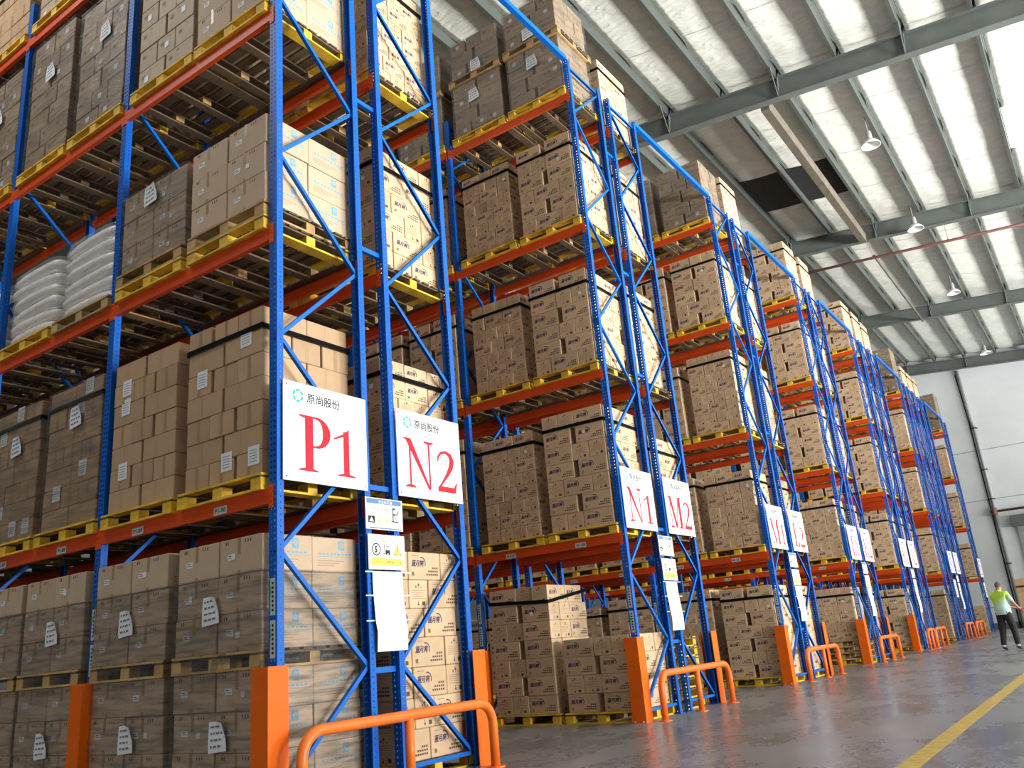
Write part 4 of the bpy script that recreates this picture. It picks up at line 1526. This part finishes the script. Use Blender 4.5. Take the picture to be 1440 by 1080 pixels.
# ---------------------------------------------------------------- notices hung between the paired frames
def notices(yb, k, where):
    # upper: blue headed notice
    w, h = 0.50, 0.295
    t = MB().box(0, 0.004, 0, w, 0, h, 'sign_white').obj('safety_notice', None, (0.02, yb, 2.215))
    tag(t, f'blue headed white safety notice {where}', 'notice', 'blue headed safety notices')
    M = frameM((0.0046, 0, 0), (0, 1, 0), (0, 0, 1))
    M2 = frameM((0.0052, 0, 0), (0, 1, 0), (0, 0, 1))
    mb = MB()
    mb.flat(None, [rect(0.015, h - 0.055, w - 0.015, h - 0.008), rect(0.05, 0.008, w - 0.02, 0.02)], 'sign_blue', M)
    mb.flat(None, [rect(0.03, 0.06, 0.12, 0.125)], 'sign_grey', M)
    mb.flat(None, [[(0.045, 0.07), (0.105, 0.07), (0.075, 0.115)]], 'sign_white', M2)
    for u in (0.155, 0.255):
        mb.flat(None, [[(u, 0.07), (u + 0.05, 0.07), (u + 0.025, 0.115)]], 'sign_yellow', M)
    mb.flat(None, [rect(0.36, 0.09, 0.375, 0.21), rect(0.375, 0.15, 0.43, 0.16), rect(0.34, 0.08, 0.44, 0.09), rect(0.36, 0.2, 0.40, 0.215), rect(0.43, 0.16, 0.445, 0.19), [(0.375, 0.15), (0.385, 0.15), (0.42, 0.10), (0.41, 0.10)]], 'sign_grey', M)
    if k < 2:
        put_text(mb, '安全标识牌', M2, 0.17, h - 0.048, 0.036, 'sign_white', width=0.19)
        put_text(mb, '货架安全须知', M, 0.08, 0.185, 0.028, 'sign_red', width=0.22)
    mb.obj('notice_print', t)
    # middle: 5, forklift and warning triangle over a yellow strip
    t = MB().box(0, 0.004, 0, 0.49, 0, 0.32, 'sign_white').obj('forklift_notice', None, (0.02, yb + 0.02, 1.85))
    tag(t, f'white notice with 5, forklift and yellow triangle {where}', 'notice', 'forklift notices')
    mb = MB()
    h = 0.32
    mb.flat(None, [rect(0.03, 0.035, 0.46, 0.105)], 'sign_yellow', M)
    for u0, u1 in ((0.03, 0.033), (0.172, 0.175), (0.315, 0.318), (0.457, 0.46)):
        mb.flat(None, [rect(u0, 0.105, u1, 0.26)], 'sign_grey', M)
    mb.flat(None, [rect(0.03, 0.257, 0.46, 0.26)], 'sign_grey', M)
    mb.flat(None, arc(0.103, 0.182, 0.047, 0.058, 0, 2 * PI, 20), 'sign_grey', M)
    put_text(mb, '5', M @ Matrix.Translation((0, 0, 0.0004)), 0.080, 0.154, 0.080, 'sign_grey', bold=0.04)
    mb.flat(None, [rect(0.21, 0.14, 0.218, 0.23), rect(0.19, 0.14, 0.218, 0.147), rect(0.225, 0.15, 0.285, 0.18), rect(0.24, 0.18, 0.247, 0.215), rect(0.24, 0.21, 0.275, 0.216)] + arc(0.238, 0.146, 0, 0.012, 0, 2 * PI, 8) + arc(0.275, 0.146, 0, 0.012, 0, 2 * PI, 8), 'sign_grey', M)
    mb.flat(None, [[(0.335, 0.135), (0.445, 0.135), (0.39, 0.235)]], 'sign_grey', M)
    mb.flat(None, [[(0.345, 0.141), (0.435, 0.141), (0.39, 0.224)]], 'sign_yellow', M2)
    mb.flat(None, [rect(0.386, 0.165, 0.394, 0.20), rect(0.386, 0.15, 0.394, 0.158)], 'sign_grey', frameM((0.0058, 0, 0), (0, 1, 0), (0, 0, 1)))
    if k < 2:
        put_text(mb, '叉车作业区域限速五公里', M2, 0.05, 0.055, 0.032, 'ink_dark', width=0.39)
    mb.obj('notice_print', t)
    # lower: long blank paper, slightly bowed
    n = 8
    vs = []
    z0, z1 = 1.13, 1.835
    for i in range(n + 1):
        z = z0 + (z1 - z0) * i / n
        b = 0.012 * math.sin(PI * i / n * 1.7) + 0.006
        for y in (0.0, 0.40):
            vs.append((b, y + 0.02 * (i < 3), z))
    T = len(vs)
    vs += [(x + 0.002, y, z) for x, y, z in vs]
    fs = []
    for i in range(n):
        fs += [(2 * i, 2 * i + 2, 2 * i + 3, 2 * i + 1), (T + 2 * i, T + 2 * i + 1, T + 2 * i + 3, T + 2 * i + 2)]
    t = MB().add(vs, fs, 'sign_white').obj('record_sheet', None, (0.022, yb + 0.07, 0), smooth=True)
    tag(t, f'long blank white record sheet taped {where}', 'sheet', 'white record sheets')
    for z in (1.83, 1.62, 1.40):
        MB().box(0.003, 0.0045, -0.10, 0.52, z - 0.008, z + 0.004, 'label_grey').obj('tape_strip', t)


for k, (yb, w_) in enumerate(((1.005, 'between the P1 and N2 signs'), (7.166, 'between the N1 and M2 signs'), (13.35, 'between the M1 and L2 signs'), (19.5, 'between the L1 and K2 signs'), (25.9, 'between the fifth pair of signs'), (35.1, 'at the far rack cluster'))):
    notices(yb, k, w_)
for y0, lab in ((34.15, 'white paper sheet on the far cluster below the first sign'), (43.1, 'white paper sheet on the last rack below its sign')):
    t = MB().box(0, 0.004, 0, 0.5, 0, 0.7, 'sign_white').obj('notice_sheet', None, (0.02, y0, 1.6))
    tag(t, lab, 'sheet')
    MB().flat(None, [rect(0.06, 0.1 + 0.1 * i, 0.4, 0.13 + 0.1 * i) for i in range(5)], 'ink_faint', frameM((0.0046, 0, 0), (0, 1, 0), (0, 0, 1))).obj('notice_print', t)


# ---------------------------------------------------------------- the man pulling a hand pallet truck
def build_person():
    root = thing('person', (2.80, 21.62, 0), 'person in pale green polo shirt and black trousers gripping a red truck handle', 'person', None, math.radians(-24))
    J = {
        'pelvis': ((0, 0, 0.945), (0.175, 0.135)), 'waist': ((0, 0.0, 1.06), (0.195, 0.145)), 'ribs': ((0, -0.005, 1.22), (0.195, 0.14)), 'chest': ((0, -0.005, 1.36), (0.185, 0.12)),
        'neck0': ((0, 0.0, 1.465), (0.075, 0.07)), 'neck1': ((0.01, 0.02, 1.525), (0.058, 0.06)), 'skull0': ((0.02, 0.04, 1.59), (0.072, 0.088)), 'skull1': ((0.02, 0.035, 1.665), (0.066, 0.08)),
        'shR': ((0.185, 0.0, 1.405), (0.068, 0.068)), 'uaR': ((0.25, 0.02, 1.27), (0.058, 0.058)), 'elR': ((0.285, 0.09, 1.12), (0.042, 0.042)), 'foR': ((0.26, 0.25, 1.05), (0.036, 0.036)), 'wrR': ((0.235, 0.36, 1.01), (0.027, 0.027)), 'paR': ((0.225, 0.43, 1.0), (0.038, 0.022)),
        'shL': ((-0.185, 0.0, 1.405), (0.068, 0.068)), 'uaL': ((-0.24, 0.07, 1.28), (0.058, 0.058)), 'elL': ((-0.20, 0.20, 1.14), (0.042, 0.042)), 'foL': ((-0.02, 0.34, 1.07), (0.036, 0.036)), 'wrL': ((0.07, 0.42, 1.03), (0.027, 0.027)), 'paL': ((0.12, 0.47, 1.01), (0.038, 0.022)),
        'hiR': ((0.10, 0.0, 0.87), (0.118, 0.12)), 'knR': ((0.13, 0.08, 0.50), (0.09, 0.09)), 'anR': ((0.15, 0.06, 0.11), (0.066, 0.07)), 'heR': ((0.152, 0.04, 0.045), (0.038, 0.04)), 'toR': ((0.17, 0.20, 0.032), (0.040, 0.028)),
        'hiL': ((-0.10, 0.0, 0.87), (0.118, 0.12)), 'knL': ((-0.13, 0.0, 0.49), (0.09, 0.09)), 'anL': ((-0.15, -0.08, 0.11), (0.066, 0.07)), 'heL': ((-0.152, -0.10, 0.045), (0.038, 0.04)), 'toL': ((-0.15, 0.06, 0.032), (0.040, 0.028)),
        'nose': ((0.058, 0.135, 1.60), (0.014, 0.014)), 'chin': ((0.045, 0.105, 1.545), (0.03, 0.03)),
    }
    Ed = [('pelvis', 'waist'), ('waist', 'ribs'), ('ribs', 'chest'), ('chest', 'neck0'), ('neck0', 'neck1'), ('neck1', 'skull0'), ('skull0', 'skull1'), ('chest', 'shR'), ('shR', 'uaR'), ('uaR', 'elR'), ('elR', 'foR'), ('foR', 'wrR'), ('wrR', 'paR'),
          ('chest', 'shL'), ('shL', 'uaL'), ('uaL', 'elL'), ('elL', 'foL'), ('foL', 'wrL'), ('wrL', 'paL'), ('pelvis', 'hiR'), ('hiR', 'knR'), ('knR', 'anR'), ('anR', 'heR'), ('heR', 'toR'), ('pelvis', 'hiL'), ('hiL', 'knL'), ('knL', 'anL'), ('anL', 'heL'), ('heL', 'toL'), ('skull0', 'chin'), ('skull0', 'nose')]
    for sd, px, py in (('R', 0.225, 0.43), ('L', 0.12, 0.47)):
        for k in range(4):
            ox = (k - 1.5) * 0.021
            ln = (0.034, 0.040, 0.037, 0.028)[k]
            a, b, c = f'f{sd}{k}a', f'f{sd}{k}b', f'f{sd}{k}c'
            J[a] = ((px + ox, py + 0.03, 1.012), (0.0095, 0.0095))
            J[b] = ((px + ox, py + 0.03 + ln, 1.0), (0.009, 0.009))
            J[c] = ((px + ox, py + 0.022 + ln, 0.972), (0.008, 0.008))
            Ed += [('pa' + sd, a), (a, b), (b, c)]
        s_ = -1 if sd == 'R' else 1
        J['t' + sd + 'a'] = ((px + s_ * 0.036, py + 0.0, 0.99), (0.011, 0.011))
        J['t' + sd + 'b'] = ((px + s_ * 0.034, py + 0.035, 0.972), (0.009, 0.009))
        Ed += [('wr' + sd, 't' + sd + 'a'), ('t' + sd + 'a', 't' + sd + 'b')]
    names_ = list(J)
    me = bpy.data.meshes.new('body_skeleton')
    me.from_pydata([J[n][0] for n in names_], [(names_.index(a), names_.index(b)) for a, b in Ed], [])
    ob = bpy.data.objects.new('body_skeleton', me)
    col.objects.link(ob)
    md = ob.modifiers.new('skin', 'SKIN')
    md.use_smooth_shade = True
    for i, n in enumerate(names_):
        sv = me.skin_vertices[0].data[i]
        sv.radius = J[n][1]
        sv.use_root = n == 'pelvis'
    sb = ob.modifiers.new('subdivision', 'SUBSURF')
    sb.levels = sb.render_levels = 2
    dg = bpy.context.evaluated_depsgraph_get()
    body = bpy.data.meshes.new_from_object(ob.evaluated_get(dg))
    bpy.data.objects.remove(ob)
    body.materials.clear()
    for n in ('skin', 'shirt', 'trousers', 'shoe', 'sock'):
        body.materials.append(MATS[n])
    for p in body.polygons:
        c = p.center
        armd = min((c - Vector(J[n][0])).length for n in ('elR', 'foR', 'wrR', 'paR', 'elL', 'foL', 'wrL', 'paL'))
        if c.z < 0.085:
            k = 3
        elif c.z < 0.115:
            k = 4
        elif c.z < 0.925 and abs(c.x) < 0.32 and not (c.y > 0.2):
            k = 2
        elif c.z > 1.49:
            k = 0
        elif (abs(c.x) > 0.19 and c.z < 1.20) or c.y > 0.155 or (c.z < 1.19 and armd < 0.09 and abs(c.x) > 0.17):
            k = 0
        else:
            k = 1
        p.material_index = k
    link('body', body, root)
    # shirt hem flaring over the belt, and collar
    n = 28
    prof = [(0.185, 0.142, 0.875), (0.197, 0.152, 0.89), (0.203, 0.155, 1.0), (0.192, 0.145, 1.10), (0.180, 0.135, 1.12)]
    vs, fs = [], []
    for a, b, z in prof:
        for k in range(n):
            t_ = 2 * PI * k / n
            w_ = 1 + 0.02 * math.sin(5 * t_)
            vs.append((a * math.cos(t_) * w_, b * math.sin(t_) * w_, z))
    for i in range(len(prof) - 1):
        for k in range(n):
            l = (k + 1) % n
            fs.append((i * n + k, i * n + l, (i + 1) * n + l, (i + 1) * n + k))
    MB().add(vs, fs, 'shirt').obj('shirt_hem', root, smooth=True)
    MB().lathe([(0.068, 1.455), (0.082, 1.47), (0.078, 1.50), (0.066, 1.498)], 'shirt', 18, (0, 0.005, 0)).obj('collar', root, smooth=True)
    # hair: a cap following the skull, short at the nape
    vs, fs = [], []
    nu, nv_ = 9, 20
    for i in range(nu + 1):
        th_ = PI * 0.62 * i / nu
        for j in range(nv_):
            ph_ = 2 * PI * j / nv_
            fr_ = math.sin(ph_)  # +1 toward the face
            th2 = th_ * (1.0 - 0.30 * max(0, fr_))
            vs.append((0.02 + 0.083 * math.sin(th2) * math.cos(ph_), 0.033 + 0.100 * math.sin(th2) * math.sin(ph_), 1.622 + 0.098 * math.cos(th2)))
    for i in range(nu):
        for j in range(nv_):
            l = (j + 1) % nv_
            fs.append((i * nv_ + j, i * nv_ + l, (i + 1) * nv_ + l, (i + 1) * nv_ + j))
    MB().add(vs, fs, 'hair').obj('hair', root, smooth=True)
    for sx in (-1, 1):
        MB().lathe([(0, -0.03), (0.014, -0.022), (0.018, 0), (0.014, 0.024), (0, 0.03)], 'skin', 8, (0.02 + sx * 0.082, 0.04, 1.605)).obj('ear', root, smooth=True)
        MB().lathe([(0, -0.008), (0.007, -0.004), (0.007, 0.004), (0, 0.008)], 'black', 8, (0.045 + sx * 0.028, 0.122 - (0.01 if sx > 0 else 0), 1.62)).obj('eye', root, smooth=True)
    MB().box(0.03, 0.07, 0.122, 0.128, 1.565, 1.571, 'ink_dark').obj('mouth', root)


build_person()
_a = math.radians(33.7)
_hx, _hy = 2.80 + 0.17 * math.cos(math.radians(-24)) + 0.49 * math.sin(math.radians(24)), 21.62 - 0.17 * math.sin(math.radians(24)) + 0.49 * math.cos(math.radians(24))
jk = thing('hand_pallet_truck', (_hx, _hy, 0), 'red hand pallet truck pulled by the person in pale green', 'pallet truck', None, _a)
mb = MB().tube([(0.0, -0.10, 1.0), (0.0, 0.10, 1.0)], 0.016, 'rubber', 10)
mb.obj('grip', jk, smooth=True)
for sy in (-1, 1):
    MB().tube([(0.0, sy * 0.10, 1.0), (0.12, sy * 0.10, 0.94), (0.30, sy * 0.05, 0.80), (0.42, sy * 0.04, 0.70), (0.80, sy * 0.04, 0.36)], 0.017, 'jack_red', 10).obj('handle_bar', jk, smooth=True)
MB().lathe([(0, 0.52), (0.05, 0.52), (0.06, 0.48), (0.06, 0.22), (0.09, 0.20), (0.09, 0.16), (0, 0.16)], 'jack_red', 16, (0.82, 0, 0)).obj('pump_cylinder', jk, smooth=True)
for sy in (-0.07, 0.07):
    MB().lathe([(0, -0.03), (0.09, -0.03), (0.095, -0.02), (0.095, 0.02), (0.09, 0.03), (0, 0.03)], 'rubber', 20).obj('steer_wheel', jk, (0.82, sy, 0.096)).rotation_euler = (PI / 2, 0, 0)
MB().box(0.90, 1.02, -0.27, 0.27, 0.09, 0.42, 'jack_red').obj('fork_carriage', jk)
for sy in (-0.19, 0.19):
    mb = MB()
    mb.add([(1.02, sy - 0.08, 0.03), (1.02, sy + 0.08, 0.03), (1.02, sy + 0.08, 0.09), (1.02, sy - 0.08, 0.09), (2.1, sy - 0.08, 0.03), (2.1, sy + 0.08, 0.03), (2.1, sy + 0.08, 0.085), (2.1, sy - 0.08, 0.085), (2.2, sy - 0.04, 0.035), (2.2, sy + 0.04, 0.035), (2.2, sy + 0.04, 0.06), (2.2, sy - 0.04, 0.06)],
           [(0, 1, 2, 3), (0, 4, 5, 1), (1, 5, 6, 2), (2, 6, 7, 3), (3, 7, 4, 0), (4, 8, 9, 5), (5, 9, 10, 6), (6, 10, 11, 7), (7, 11, 8, 4), (8, 11, 10, 9)], 'jack_red')
    f_ = mb.obj('fork', jk)
    MB().lathe([(0, -0.05), (0.035, -0.05), (0.035, 0.05), (0, 0.05)], 'rubber', 14).obj('load_wheel', f_, (1.95, sy, 0.036)).rotation_euler = (PI / 2, 0, 0)
